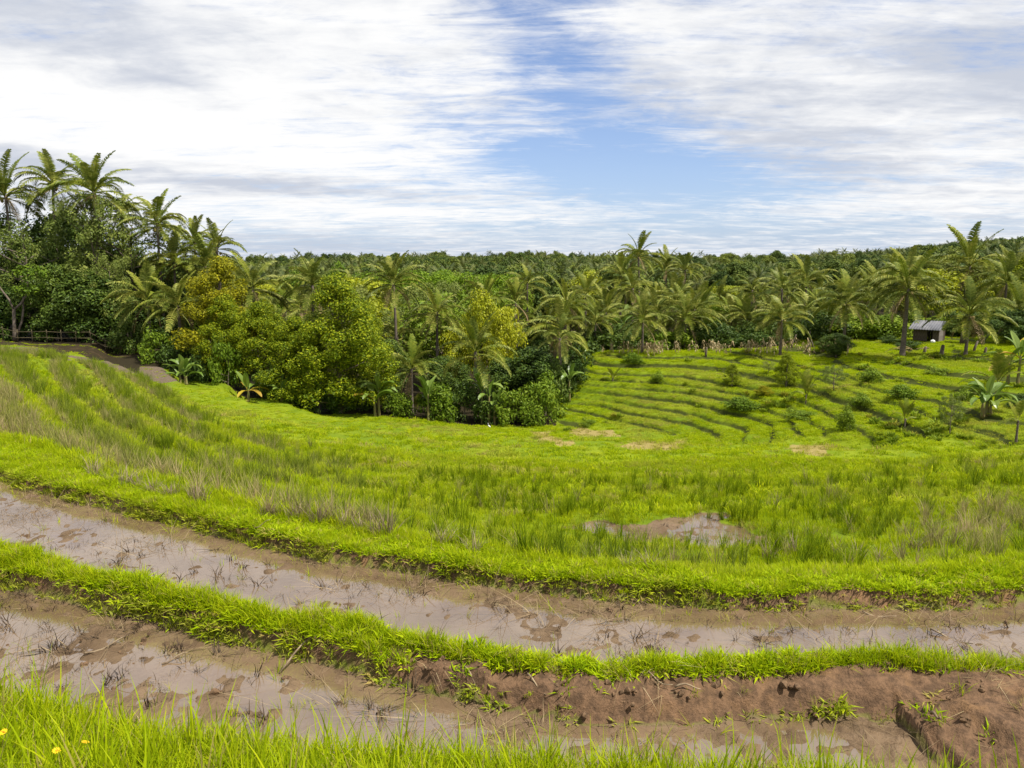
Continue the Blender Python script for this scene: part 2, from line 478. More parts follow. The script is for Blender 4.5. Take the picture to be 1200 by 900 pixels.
def plain_mat(name, c1, c2, scale=8.0, rough=0.85, stretch=(1, 1, 1), bump=0.3, spec=0.2, metal=0.0):
    m_, t = mat_new(name)
    tcn = t.node('ShaderNodeTexCoord'); mpn = t.node('ShaderNodeMapping'); t.l.new(tcn.outputs['Object'], mpn.inputs[0])
    mpn.inputs['Scale'].default_value = stretch
    n = t.noise(mpn.outputs[0], scale, 5, 0.62)
    c = t.mix(t.smooth(n, 0.34, 0.66), c1, c2)
    pr = t.node('ShaderNodeBsdfPrincipled'); t.l.new(c, pr.inputs['Base Color'])
    pr.inputs['Roughness'].default_value = rough; pr.inputs['Specular IOR Level'].default_value = spec; pr.inputs['Metallic'].default_value = metal
    b = t.node('ShaderNodeBump'); b.inputs['Strength'].default_value = bump; b.inputs['Distance'].default_value = 0.02
    t.l.new(n, b.inputs['Height']); t.l.new(b.outputs[0], pr.inputs['Normal'])
    o = t.node('ShaderNodeOutputMaterial'); t.l.new(pr.outputs[0], o.inputs[0])
    return m_


def ground_mat():
    m_, t = mat_new('ground')
    tcn = t.node('ShaderNodeTexCoord'); P = tcn.outputs['Object']
    def at(nm):
        a = t.node('ShaderNodeAttribute', attribute_name=nm); return a.outputs['Fac']
    nb = t.noise(P, 0.35, 5, 0.6); nm_ = t.noise(P, 2.2, 5, 0.65); nf = t.noise(P, 14, 5, 0.7); nff = t.noise(P, 60, 3, 0.7)
    grass = t.mix(t.smooth(nb, .35, .65), (0.115, 0.170, 0.005), (0.185, 0.230, 0.007))
    grass = t.mix(t.m('MULTIPLY', t.smooth(nm_, .45, .75), 0.55), grass, (0.075, 0.120, 0.005))
    grass = t.mix(t.m('MULTIPLY', t.smooth(nf, .5, .8), 0.35), grass, (0.10, 0.10, 0.03))
    soil = t.mix(t.smooth(nf, .35, .65), (0.085, 0.052, 0.030), (0.17, 0.10, 0.055))
    soil = t.mix(t.m('MULTIPLY', t.smooth(nm_, .52, .72), .8), soil, (0.25, 0.142, 0.066))
    soil = t.mix(t.m('MULTIPLY', t.smooth(nff, .5, .75), .5), soil, (0.05, 0.032, 0.02))
    mud = t.mix(t.smooth(nm_, .35, .65), (0.112, 0.073, 0.040), (0.180, 0.121, 0.070))
    mud = t.mix(t.m('MULTIPLY', t.smooth(nf, .5, .7), .6), mud, (0.060, 0.038, 0.023))
    dry = t.mix(t.smooth(nf, .35, .65), (0.20, 0.15, 0.05), (0.33, 0.27, 0.09))
    grey = t.mix(t.smooth(nf, .35, .65), (0.085, 0.062, 0.038), (0.17, 0.13, 0.09))
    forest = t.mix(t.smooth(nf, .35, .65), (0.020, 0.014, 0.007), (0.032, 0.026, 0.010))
    def brk(f, k=0.5):
        return t.smooth(t.m('ADD', f, t.m('MULTIPLY', t.m('SUBTRACT', nm_, 0.5), k)), 0.3, 0.7)
    c = t.mix(brk(at('riser_shade'), .45), grass, (0.045, 0.055, 0.008))  # shade at the foot of each terrace step, painted as a dark band
    c = t.mix(brk(at('dry'), .6), c, dry)
    c = t.mix(brk(at('grey'), .5), c, grey)
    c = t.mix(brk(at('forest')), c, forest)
    c = t.mix(brk(at('bare'), .4), c, soil)
    c = t.mix(brk(at('mud'), .2), c, mud)
    pr = t.node('ShaderNodeBsdfPrincipled'); t.l.new(c, pr.inputs['Base Color'])
    wet = t.m('MULTIPLY', at('mud'), t.smooth(nm_, .3, .6))
    t.put(pr.inputs['Roughness'], t.m('SUBTRACT', 0.92, t.m('MULTIPLY', wet, 0.55)))
    pr.inputs['Specular IOR Level'].default_value = 0.12
    b = t.node('ShaderNodeBump'); b.inputs['Strength'].default_value = 0.7; b.inputs['Distance'].default_value = 0.03
    t.put(b.inputs['Height'], t.m('ADD', nf, t.m('MULTIPLY', nff, 0.5))); t.l.new(b.outputs[0], pr.inputs['Normal'])
    o = t.node('ShaderNodeOutputMaterial'); t.l.new(pr.outputs[0], o.inputs[0])
    return m_


def water_mat():
    m_, t = mat_new('muddy_water')
    tcn = t.node('ShaderNodeTexCoord'); P = tcn.outputs['Object']
    n = t.noise(P, 1.3, 4, 0.6); n2 = t.noise(P, 9, 3, 0.6)
    c = t.mix(t.smooth(n, .35, .65), (0.130, 0.086, 0.046), (0.180, 0.122, 0.072))
    pr = t.node('ShaderNodeBsdfPrincipled'); t.l.new(c, pr.inputs['Base Color'])
    pr.inputs['Roughness'].default_value = 0.02; pr.inputs['IOR'].default_value = 2.35
    b = t.node('ShaderNodeBump'); b.inputs['Strength'].default_value = 0.03; b.inputs['Distance'].default_value = 0.02
    t.l.new(n2, b.inputs['Height']); t.l.new(b.outputs[0], pr.inputs['Normal'])
    o = t.node('ShaderNodeOutputMaterial'); t.l.new(pr.outputs[0], o.inputs[0])
    return m_


M_GROUND = ground_mat(); M_WATER = water_mat()

# ------------------------------------------------------------------ terrain: one sheet to the horizon
rows = list(np.linspace(-14, 0.4, 14))
y = 0.6
while y < 82: rows.append(y); y += (0.018 + 0.0040 * y) if y < 26 else 0.125 if y < 67 else 0.3
while y < 2600: rows.append(y); y *= 1.035
rows += [4000, 8000, 14000]
rows = np.array(rows); S = np.linspace(-1, 1, 741)
S = 0.75 * S + 0.25 * S ** 3            # finer in the middle
GY = np.repeat(rows[:, None], len(S), 1); GX = S[None, :] * (2.6 + 0.95 * np.maximum(GY, 0) + np.where(GY < 0, -GY, 0))

BARE = [world_poly([(455, 768), (520, 757), (600, 774), (700, 788), (800, 786), (1000, 782), (1215, 783), (1500, 790), (1500, 1000), (1215, 990), (1110, 960), (1040, 905),
                    (800, 866), (700, 868), (600, 850), (540, 832), (480, 812), (452, 790)])]
PLOT = world_poly([(-60, 404), (0, 405), (75, 415), (140, 419), (175, 419), (160, 407), (120, 403), (0, 398), (-60, 398)])
GREY = [world_poly(p) for p in ([(0, 406), (40, 409), (46, 415), (0, 414)], [(72, 415), (105, 420), (130, 433), (118, 434), (80, 421)],
                                [(110, 417), (160, 425), (202, 443), (160, 444), (120, 426)], [(204, 434), (238, 441), (240, 446), (208, 443)])]
DRY = [world_poly(p) for p in ([(615, 507), (650, 504), (676, 521), (655, 525)], [(670, 502), (720, 503), (725, 513), (680, 512)], [(552, 545), (600, 543), (690, 552), (640, 560)],
                               [(735, 519), (800, 516), (805, 525), (745, 527)], [(550, 484), (602, 484), (600, 493), (556, 491)], [(925, 522), (975, 525), (970, 533), (930, 530)],
                               [(420, 540), (500, 549), (480, 555), (430, 548)])]
CORN = world_poly([(690, 416), (1000, 419), (1000, 402), (690, 402)])


def masks(x, y, d=None):
    d = d or zones(x, y)
    seg = d['seg']; m_ = {}
    wob = 0.35 * fbm(x, y, 0.9, 3, 71)
    mud = ((seg == 2) | (seg == 6) | (seg == 1)).astype(float)
    mud = np.maximum(mud, d['pock'])
    bare = np.zeros_like(x)
    for P in BARE: bare = np.maximum(bare, in_poly(x + wob * .5, y + wob * .6, P))
    bare = bare * ((seg >= 2) & (seg <= 4)) * (1 - mud)
    bare = np.maximum(bare, .36 * in_poly(x, y, PLOT))
    # steep soil faces of the bunds just above the mud
    yy = d['yy']; Ys = d['Ys']
    lowedge = (seg == 7) * (1 - sstep(yy, Ys[6], Ys[6] + .22)) + (seg == 3) * (1 - sstep(yy, Ys[2], Ys[2] + .16)) + (seg == 5) * 1.0
    bare = np.maximum(bare, lowedge * 0.9)
    bare = np.maximum(bare, .62 * ((seg == 3) | (seg == 4) | (seg == 7) | (seg == 8)))
    m_['edge'] = lowedge
    gr = np.zeros_like(x); dr = np.zeros_like(x)
    wb = 0.05 * y * fbm(x, y, 2.5, 3, 77)
    for P in GREY: gr = np.maximum(gr, in_poly(x + .4 * wb, y + wb, P))
    for P in DRY: dr = np.maximum(dr, in_poly(x + .6 * wb, y + wb, P))
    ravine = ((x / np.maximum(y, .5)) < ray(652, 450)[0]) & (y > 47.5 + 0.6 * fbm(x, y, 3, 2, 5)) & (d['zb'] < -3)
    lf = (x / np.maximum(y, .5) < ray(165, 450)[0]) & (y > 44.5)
    ravine = ravine | lf | in_poly(x, y, PLOT)  # plots get the dark forest floor colour too, painting in the trees' shade
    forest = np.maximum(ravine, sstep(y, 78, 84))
    riser_shade = d['riser_shade'] * (1 - dr)
    for k, v in dict(mud=mud, bare=bare, grey=gr, dry=dr, forest=forest, riser_shade=riser_shade).items(): m_[k] = np.asarray(v, float)
    return m_


def surface(x, y):
    """the finished ground: zones, masks and height with its small relief"""
    d = zones(x, np.maximum(y, .3)); k = masks(x, np.maximum(y, .3), d); z = d['z'].copy()
    near = 1 - sstep(y, 14, 20)
    mudn = 0.026 * fbm(x, y, 0.55, 4, 31) + 0.055 * np.maximum(fbm(x, y, 0.13, 3, 37) - .12, 0) + 0.012 * fbm(x, y, .07, 2, 39)
    z += near * (k['mud'] * (mudn - 0.006) + k['bare'] * (0.07 * fbm(x, y, 0.40, 4, 41) + 0.045 * fbm(x, y, .11, 3, 43))
                 + (1 - k['mud']) * (1 - k['bare']) * 0.05 * fbm(x, y, 0.5, 3, 47))
    z += (1 - near) * (1 - sstep(y, 90, 150)) * 0.05 * fbm(x, y, 1.4, 3, 53)
    z += d['pock'] * (.05 * fbm(x, y, .8, 4, 66) - .004)
    z[y < 0.5] = -1.62
    return d, k, z


D_, MK, GZ = surface(GX, GY)
nr, nc = GX.shape
ii = (np.arange(nr - 1)[:, None] * nc + np.arange(nc - 1)[None, :])
FQ = np.stack([ii, ii + 1, ii + nc + 1, ii + nc], -1).reshape(-1, 4)
me = mesh('ground', np.stack([GX, GY, GZ], -1).reshape(-1, 3), FQ, M_GROUND, True)
def blur(a):
    p = np.pad(a, 1, mode='edge')
    return (p[:-2, 1:-1] + p[2:, 1:-1] + p[1:-1, :-2] + p[1:-1, 2:] + 2 * p[1:-1, 1:-1]) / 6


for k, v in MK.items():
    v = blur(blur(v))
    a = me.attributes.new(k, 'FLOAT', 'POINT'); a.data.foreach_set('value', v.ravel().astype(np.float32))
tag(link('ground', me), kind='structure')


def water_strip(La, Lb, Z, x0, x1, pad=0.12, n=90):
    xs = np.linspace(x0, x1, n)
    ya = np.interp(xs, La[0], La[1]) - pad; yb = np.interp(xs, Lb[0], Lb[1]) + pad
    t = np.linspace(0, 1, 9)[:, None]
    V = np.stack([np.repeat(xs[None], 9, 0), ya[None] * (1 - t) + yb[None] * t, np.full((9, n), Z)], -1).reshape(-1, 3)
    i0 = (np.arange(8)[:, None] * n + np.arange(n - 1)[None]); Q = np.stack([i0, i0 + 1, i0 + n + 1, i0 + n], -1).reshape(-1, 4)
    tag(link('water', mesh('water', V, Q, M_WATER, True)), kind='structure')


water_strip(NL[1][0], NL[2][0], ZP1 + 0.000, -9, 2.1)
water_strip(NL[5][0], NL[6][0], ZP2 + 0.012, -12, 8)
for P, Z, c in POCK:
    V = [(c[0] + (x_ - c[0]) * 1.12, c[1] + (y_ - c[1]) * 1.3, Z - 0.008) for x_, y_ in P]
    V.append((c[0], c[1], Z - 0.008)); n_ = len(P)
    tag(link('water', mesh('water', V, np.array([(n_, i, (i + 1) % n_) for i in range(n_)]), M_WATER)), kind='structure')

# ------------------------------------------------------------------ grass, rice and weeds (nobody could count these)
def tuft_mesh(name, n, h, spread, width, lean, mat, segs=3, seed=0, leafy=0.0, hvar=0.4):
    r = np.random.default_rng(seed); V = []; Q = []; T = []; c = 0
    for b in range(n):
        a = r.uniform(0, 2 * pi); rr = spread * math.sqrt(r.uniform(0, 1)); px, py = rr * cos(a), rr * sin(a)
        hh = h * r.uniform(1 - hvar, 1 + hvar * .5); d = r.uniform(0, 2 * pi) if r.random() < .4 else a + r.normal(0, .5)
        ln = lean * r.uniform(.2, 1.4); wd = width * r.uniform(.7, 1.3); tw = d + pi / 2 + r.normal(0, .5)
        sxx, syy = cos(tw) * wd / 2, sin(tw) * wd / 2
        for k in range(segs + 1):
            t = k / segs; out = ln * hh * t ** 2; zz = hh * (t - .35 * ln * t ** 2)
            f = (1 - t) ** .6 if not leafy else math.sin(pi * min(.98, .12 + .88 * t)) * (1 + leafy)
            x, y = px + cos(d) * out, py + sin(d) * out
            if k < segs:
                V += [(x - sxx * f, y - syy * f, zz), (x + sxx * f, y + syy * f, zz)]
            else:
                V.append((x, y, zz))
        for k in range(segs - 1): Q.append((c + 2 * k, c + 2 * k + 1, c + 2 * k + 3, c + 2 * k + 2))
        T.append((c + 2 * segs - 2, c + 2 * segs - 1, c + 2 * segs)); c += 2 * segs + 1
    return mesh(name, V, [np.array(Q) if Q else [], np.array(T)], mat, False)


def scatter(name, P, rot, scl, idx, tint, meshes, label=None):
    """one object of kind stuff: a cloud of points, each carrying one tuft"""
    src = bpy.data.collections.new(name + '_source')
    for i, m_ in enumerate(meshes):
        o = bpy.data.objects.new('%s_source_%02d' % (name, i), m_); src.objects.link(o)
    me = bpy.data.meshes.new(name); n = len(P)
    me.vertices.add(n); me.vertices.foreach_set('co', np.asarray(P, np.float32).ravel())
    for nm, typ, key, arr in (('rot', 'FLOAT_VECTOR', 'vector', rot), ('scl', 'FLOAT', 'value', scl), ('idx', 'INT', 'value', idx), ('tint', 'FLOAT', 'value', tint)):
        a = me.attributes.new(nm, typ, 'POINT')
        a.data.foreach_set(key, np.asarray(arr, np.int32 if typ == 'INT' else np.float32).ravel())
    ng = bpy.data.node_groups.new(name, 'GeometryNodeTree')
    ng.interface.new_socket('Geometry', in_out='INPUT', socket_type='NodeSocketGeometry')
    ng.interface.new_socket('Geometry', in_out='OUTPUT', socket_type='NodeSocketGeometry')
    gi = ng.nodes.new('NodeGroupInput'); go = ng.nodes.new('NodeGroupOutput')
    ip = ng.nodes.new('GeometryNodeInstanceOnPoints'); ci = ng.nodes.new('GeometryNodeCollectionInfo')
    ci.inputs['Collection'].default_value = src; ci.inputs['Separate Children'].default_value = True; ci.inputs['Reset Children'].default_value = True
    def na(nm, t):
        q = ng.nodes.new('GeometryNodeInputNamedAttribute'); q.data_type = t; q.inputs['Name'].default_value = nm
        return [o_ for o_ in q.outputs if o_.enabled and o_.name == 'Attribute'][0]
    L = ng.links.new
    L(gi.outputs[0], ip.inputs['Points']); L(ci.outputs[0], ip.inputs['Instance'])
    ip.inputs['Pick Instance'].default_value = True
    L(na('idx', 'INT'), ip.inputs['Instance Index'])
    e2r = ng.nodes.new('FunctionNodeEulerToRotation'); L(na('rot', 'FLOAT_VECTOR'), e2r.inputs[0]); L(e2r.outputs[0], ip.inputs['Rotation'])
    L(na('scl', 'FLOAT'), ip.inputs['Scale'])
    L(ip.outputs[0], go.inputs[0])
    o = link(name, me); md = o.modifiers.new('scatter', 'NODES'); md.node_group = ng
    tag(o, label, kind='stuff')
    return o


def sample(y0, y1, dens, half=0.80, extra=1.2):
    A = (half * (y1 ** 2 - y0 ** 2) + 2 * extra * (y1 - y0)); n = int(A * dens)
    yy = []
    yv = np.sqrt(rng.uniform(y0 ** 2, y1 ** 2, n)); xv = rng.uniform(-1, 1, n) * (half * yv + extra)
    return xv, yv


GRASS = [(0.18, 0.27, 0.004), (0.32, 0.41, 0.005), (0.47, 0.50, 0.010)]
M_GRASS = leaf_mat('grass_blade', GRASS, .45, .5, tint=(0.40, 0.31, 0.11), spec=.04)
M_COVER = leaf_mat('ground_cover_leaf', [(0.17, 0.27, 0.004), (0.31, 0.43, 0.005), (0.45, 0.52, 0.010)], .4, .45, tint=(0.42, 0.32, 0.10), spec=.04)
M_RICE = leaf_mat('rice_blade', [(0.075, 0.125, 0.004), (0.155, 0.225, 0.005), (0.30, 0.345, 0.010)], .42, .5, tint=(0.42, 0.32, 0.16), spec=.04)
M_WEED = leaf_mat('weed_leaf', [(0.09, 0.16, 0.010), (0.17, 0.25, 0.012), (0.27, 0.32, 0.02)], .35, .45, tint=(0.3, 0.26, 0.03), spec=.08)


def emit(name, x, y, keep, meshes, idx=None, smin=.7, smax=1.3, tint=None, lean=.15, dz=-.01, scale=None, surf=None):
    d, k, z = surf
    n = int(keep.sum()); x = x[keep]; y = y[keep]; z = z[keep] + dz
    rot = np.stack([rng.normal(0, lean, n), rng.normal(0, lean, n), rng.uniform(0, 2 * pi, n)], -1)
    sc = rng.uniform(smin, smax, n) * (scale[keep] if scale is not None else 1)
    ix = rng.integers(0, len(meshes), n) if idx is None else idx[keep]
    tn = np.clip(tint[keep], 0, 1) if tint is not None else np.zeros(n)
    scatter(name, np.stack([x, y, z], -1), rot, sc, ix, tn, meshes)
    print(name, n)


def rnd(n): return rng.uniform(0, 1, n)


# the bank in front of the lens
x, y = sample(1.2, 6.2, 1500); sf = surface(x, y); d, k, z = sf
T1 = [tuft_mesh('bank_tuft', 9, .20, .035, .008, .55, M_GRASS, 3, i) for i in range(5)] + [tuft_mesh('bank_tuft', 5, .34, .03, .011, .35, M_GRASS, 4, 20 + i, hvar=.5) for i in range(3)]
ix = np.where(rnd(len(x)) < .9, rng.integers(0, 5, len(x)), rng.integers(5, 8, len(x)))
keep = (d['seg'] == 0) | ((d['seg'] == 1) & (rnd(len(x)) < .5))
keep &= rnd(len(x)) < (0.35 + 0.65 * sstep(d['Ys'][0] - y, -.1, .25)) * np.where(x > .2, .7, 1)
emit('tall_grass', x, y, keep, T1, ix, tint=np.where(rnd(len(x)) < .08, .8, .0) + .15 * np.maximum(fbm(x, y, .6, 2, 5), 0), surf=sf)
# low leafy cover on the bunds
x, y = sample(4.0, 16.5, 1700, .78, 1.0); kk = np.abs(x) < 20
d0 = np.interp(x, NL[2][0][0], NL[2][0][1]); d1 = np.interp(x, NL[8][0][0], NL[8][0][1])
q = (y > d0 - .3) & (y < d1 + 1.2); x, y = x[q], y[q]
sf = surface(x, y); d, k, z = sf; seg = d['seg']; yy = d['yy']; Ys = d['Ys']
C1 = [tuft_mesh('cover_tuft', 24, .050, .060, .0095, 1.1, M_COVER, 2, 40 + i, leafy=.3) for i in range(4)] + [tuft_mesh('short_grass_tuft', 14, .095, .04, .005, .65, M_GRASS, 3, 60 + i) for i in range(4)]
cl = fbm(x, y, .5, 3, 91)
pr = np.zeros(len(x))
pr = np.where((seg == 3) | (seg == 4) | (seg == 7) | (seg == 8), .95, pr)
pr = np.where(seg == 9, .55, pr)
pr = np.where(seg == 5, .9 * (yy < Ys[4] + .14), pr)
edgek = k['edge'] * ((seg == 3) | (seg == 7))
pr *= (1 - .60 * edgek * (cl < .15))
bb = (k['bare'] > .95) & (edgek < .95)
rim = (np.abs(yy - Ys[4]) < .10) & (seg >= 4) & (seg <= 5) & (np.abs(fbm(x, y, 1.3, 2, 7)) < .75)
lowrim = (seg == 3) & (yy < Ys[2] + .26) & (fbm(x, y, .45, 2, 17) > .42)
pr = np.where(bb & ~rim & (seg != 5), np.where(lowrim, .55, .012), pr)
pr *= (k['mud'] < .5)
grassy = np.where((seg == 4) | (seg == 5), .75, np.where(seg == 9, .7, .35)) + .4 * fbm(x, y, 1.2, 2, 8)
ix = np.where(rnd(len(x)) < grassy, rng.integers(4, 8, len(x)), rng.integers(0, 4, len(x)))
emit('bund_grass', x, y, rnd(len(x)) < pr, C1, ix, tint=np.where(rnd(len(x)) < .07, .8, 0) + .5 * edgek * rnd(len(x)), lean=.2, scale=np.where(rim, 1.15, 1.0) * (1 + .35 * cl), surf=sf)
# short bright grass between the rice
x, y = sample(7.0, 26, 120, .78, 1.0); sf = surface(x, y); d, k, z = sf
G1 = [tuft_mesh('meadow_tuft', 22, .15, .12, .010, .5, M_GRASS, 2, 80 + i) for i in range(5)]
keep = d['far'] & (k['mud'] < .5) & (rnd(len(x)) < .85)
emit('meadow_grass', x, y, keep, G1, smin=.5, smax=1.05, scale=1 + .45 * ((d['ph'] > .62) | (d['ph'] < .10)) * sstep(-x / y, .10, .45), tint=.35 * np.maximum(fbm(x, y, 1.8, 3, 12) - .05, 0) + np.where(rnd(len(x)) < .06, .7, 0), surf=sf)
# rice standing on the terraces
x, y = sample(7.5, 38, 40, .78, 1.0); sf = surface(x, y); d, k, z = sf
R1 = [tuft_mesh('rice_hill', 20, .46, .05, .011, .40, M_RICE, 3, 100 + i, hvar=.35) for i in range(6)]
band = np.interp(-d['zb'], [3.06, 3.12, 3.3, 5.4, 5.9], [.0, .35, 1, .85, .0])
phs = 1 - d['ph']                                         # 0 at the upper edge of a tread, 1 at its outer lip
left = sstep(-x / y, .10, .45)
row = sstep(phs, .34, .42) * (1 - sstep(phs, .86, .92)); strip = (1 - .35 * (1 - left)) * row * (1 + .9 * left) + .42 * (1 - left) * (1 - row)
dryP = [world_poly(p) for p in ([(1010, 640), (1060, 612), (1130, 600), (1200, 585), (1200, 640), (1130, 655), (1080, 680), (1020, 678)],)]
dry = np.zeros(len(x))
for P in dryP: dry = np.maximum(dry, in_poly(x, y, P))
frontrow = (d['zb'] > -3.62) & d['far']
clump = fbm(x, y, 1.0, 3, 33)
pr = band * strip * (.40 + .9 * clump) * d['far'] * (k['mud'] < .5)
pr = np.where(frontrow & (left < .9), np.maximum(pr, .4 * (clump > -.1)), pr)
tint = left * rnd(len(x)) * np.where(phs < .52, .70, .08) + .85 * dry * rnd(len(x)) ** .5 + np.where(frontrow, .75 * rnd(len(x)) * sstep(left, .05, .3), 0) + .3 * np.maximum(fbm(x, y, 2.2, 3, 37) - .05, 0) + np.where(rnd(len(x)) < .07, .5, 0)
emit('rice_crop', x, y, rnd(len(x)) < pr, R1, smin=.65, smax=1.15, tint=tint, lean=.12, surf=sf, scale=np.where(left > .5, 1.15, 1.0))
# meadow and hillside beyond
x, y = sample(13, 72, 18, .80, 1.0); sf = surface(x, y); d, k, z = sf
G2 = [tuft_mesh('meadow_patch', 60, .13, .30, .024, .95, M_GRASS, 2, 120 + i) for i in range(6)]
keep = d['far'] & (k['mud'] < .5) & (d['hm'] < .5) & ((k['forest'] < .4) | (in_poly(x, y, PLOT) & (np.sin(y * 1.9 + .35 * x) > .72))) & (rnd(len(x)) < np.where(k['dry'] > .5, .40, np.where(k['grey'] > .5, .26, .9)) * (1 - .62 * k['riser_shade']))
emit('hillside_grass', x, y, keep & (rnd(len(x)) < .75 + .8 * fbm(x, y, 2.2, 3, 18)), G2, smin=.45, smax=1.25, tint=1.0 * np.maximum(fbm(x, y, 4, 4, 14) - .08, 0) + .45 * (d['ph'] > .70) * np.maximum(fbm(x, y, 2.5, 3, 15) + .15, 0) + .30 * k['riser_shade'] + .6 * (k['dry'] > .5) + np.where(rnd(len(x)) < .05, .6, 0), surf=sf, scale=(1 - .25 * d['hm']) * (1 - .5 * sstep(y, 31, 36) * sstep(-x / y, .12, .25)))
x, y = sample(24, 68, 34, .80, 1.0); sf = surface(x, y); d, k, z = sf
G3 = [tuft_mesh('terrace_patch', 46, .085, .24, .020, 1.1, M_GRASS, 2, 170 + i) for i in range(5)]
keep = (d['hm'] >= .5) & (k['forest'] < .4) & (rnd(len(x)) < (1 - .93 * np.clip(k['riser_shade'] * 1.3, 0, 1)) * np.where(k['dry'] > .5, .4, .95))
emit('terrace_grass', x, y, keep, G3, smin=.5, smax=1.3, tint=.8 * np.maximum(fbm(x, y, 4, 4, 14) - .08, 0) + np.where(rnd(len(x)) < .05, .6, 0), surf=sf)
# rank weeds over the right of the hillside
x, y = sample(28, 64, 6, .80, 1.0); sf = surface(x, y); d, k, z = sf
W1 = [tuft_mesh('weed_clump', 40, .42, .26, .085, .8, M_WEED, 2, 140 + i, leafy=.2) for i in range(5)]
cl = fbm(x, y, 3.2, 3, 61)
pr = d['hm'] * (.04 + .5 * d['ragged']) * sstep(cl, .02, .35) * (k['forest'] < .5)
emit('hillside_weeds', x, y, rnd(len(x)) < pr, W1, smin=.35, smax=.95, tint=np.where(rnd(len(x)) < .15, .7, .1), surf=sf)
#@@GRASS_END

# ------------------------------------------------------------------ trees
M_PALM = leaf_mat('palm_leaflet', [(0.074, 0.106, 0.014), (0.155, 0.185, 0.024), (0.35, 0.34, 0.07)], .26, .5, spec=.16)
M_PALMY = leaf_mat('young_palm_leaflet', [(0.11, 0.155, 0.014), (0.19, 0.225, 0.02), (0.30, 0.29, 0.045)], .28, .5, spec=.16)
M_PALMD = leaf_mat('withered_palm_leaflet', [(0.20, 0.15, 0.06), (0.27, 0.19, 0.08), (0.33, 0.24, 0.10)], .2, .6)
M_BARKP = plain_mat('palm_bark', (0.085, 0.062, 0.045), (0.17, 0.14, 0.11), 6, .9, (1, 1, 6))
M_BARK = plain_mat('tree_bark', (0.10, 0.075, 0.05), (0.21, 0.17, 0.13), 5, .9, (1, 1, .4))
M_COCO = plain_mat('coconut_husk', (0.16, 0.15, 0.03), (0.22, 0.15, 0.05), 3, .6)
M_DENSE = leaf_mat('dark_leaf', [(0.030, 0.062, 0.008), (0.066, 0.110, 0.013), (0.125, 0.170, 0.020)], .18, .5, spec=.2)
M_LOOSE = leaf_mat('pale_leaf', [(0.095, 0.135, 0.020), (0.165, 0.205, 0.034), (0.28, 0.30, 0.06)], .25, .5, spec=.2)
M_CLOVE = leaf_mat('clove_leaf', [(0.070, 0.115, 0.005), (0.160, 0.215, 0.007), (0.35, 0.375, 0.012)], .25, .5, isl=.85, spec=.12)
M_GOLD = leaf_mat('golden_leaf', [(0.14, 0.15, 0.006), (0.26, 0.25, 0.008), (0.42, 0.37, 0.012)], .25, .5, isl=.9, spec=.12)
M_FRESH = leaf_mat('fresh_leaf', [(0.075, 0.135, 0.008), (0.135, 0.205, 0.012), (0.22, 0.285, 0.022)], .3, .5, spec=.15)
M_UMB = leaf_mat('umbrella_leaf', [(0.11, 0.19, 0.010), (0.19, 0.28, 0.014), (0.30, 0.38, 0.025)], .3, .5, spec=.12)
M_YELLOW = leaf_mat('yellow_green_leaf', [(0.19, 0.24, 0.008), (0.32, 0.35, 0.010), (0.46, 0.45, 0.016)], .3, .45)
M_BANANA = leaf_mat('banana_leaf', [(0.09, 0.16, 0.02), (0.15, 0.23, 0.03), (0.24, 0.30, 0.06)], .3, .35, spec=.5)
M_BANANAY = leaf_mat('yellowed_banana_leaf', [(0.30, 0.27, 0.02), (0.42, 0.33, 0.03), (0.36, 0.20, 0.04)], .3, .4)
M_FAR = leaf_mat('far_leaf', [(0.034, 0.060, 0.012), (0.070, 0.105, 0.018), (0.17, 0.20, 0.028)], .15, .6, isl=.3, spec=.1)
M_DRY = leaf_mat('dry_stalk', [(0.24, 0.17, 0.08), (0.36, 0.27, 0.13), (0.46, 0.37, 0.21)], .2, .7)


def frond_mesh(e0, droop, seed, mat, n=38, wide=.225, hang=.5, nseg=9, name='frond'):
    """a feather leaf of unit length: rachis along +X, leaflets both sides"""
    r = np.random.default_rng(seed); B = Buf()
    ts = np.linspace(0, 1, nseg + 1); ang = np.radians(e0 - droop * ts ** 1.35)
    px = np.concatenate([[0], np.cumsum(np.cos((ang[1:] + ang[:-1]) / 2) / nseg)]); pz_ = np.concatenate([[0], np.cumsum(np.sin((ang[1:] + ang[:-1]) / 2) / nseg)])
    side = r.normal(0, .05) * ts ** 2
    B.tube(np.stack([px, side, pz_], -1), .014 * (1 - .85 * ts) + .002, 3, cap=False)
    V = []; Q = []; T = []; c = 0
    for k in range(n):
        t = .16 + .84 * (k + .5) / n + r.normal(0, .006); t = min(t, .995)
        a = e0 - droop * t ** 1.35; ta = np.array([cos(radians(a)), 0, sin(radians(a))]); nrm = np.array([-sin(radians(a)), 0, cos(radians(a))])
        p = np.array([np.interp(t, ts, px), np.interp(t, ts, side), np.interp(t, ts, pz_)])
        ln = wide * min(1.0, .45 + 2.2 * (t - .16)) * (1 - .62 * max(0, (t - .55) / .45) ** 1.5)
        for sg in (-1, 1):
            l = ln * r.uniform(.82, 1.1)
            d1 = np.array([0, sg * .80, 0]) + ta * r.uniform(.42, .6) + nrm * .22; d1 /= np.linalg.norm(d1)
            d2 = d1 * .75 + np.array([0, 0, -1.0]) * hang * r.uniform(.7, 1.3) + ta * .1; d2 /= np.linalg.norm(d2)
            wv = ta * .0108 + nrm * .004
            m1 = p + d1 * l * .5; m2 = m1 + d2 * l * .5
            V += [p - wv, p + wv, m1 - wv * 1.1, m1 + wv * 1.1, m2]
            Q.append((c, c + 1, c + 3, c + 2)); T.append((c + 2, c + 3, c + 4)); c += 5
    B.add(np.array(V), Q, T)
    return B.mesh(name, mat)


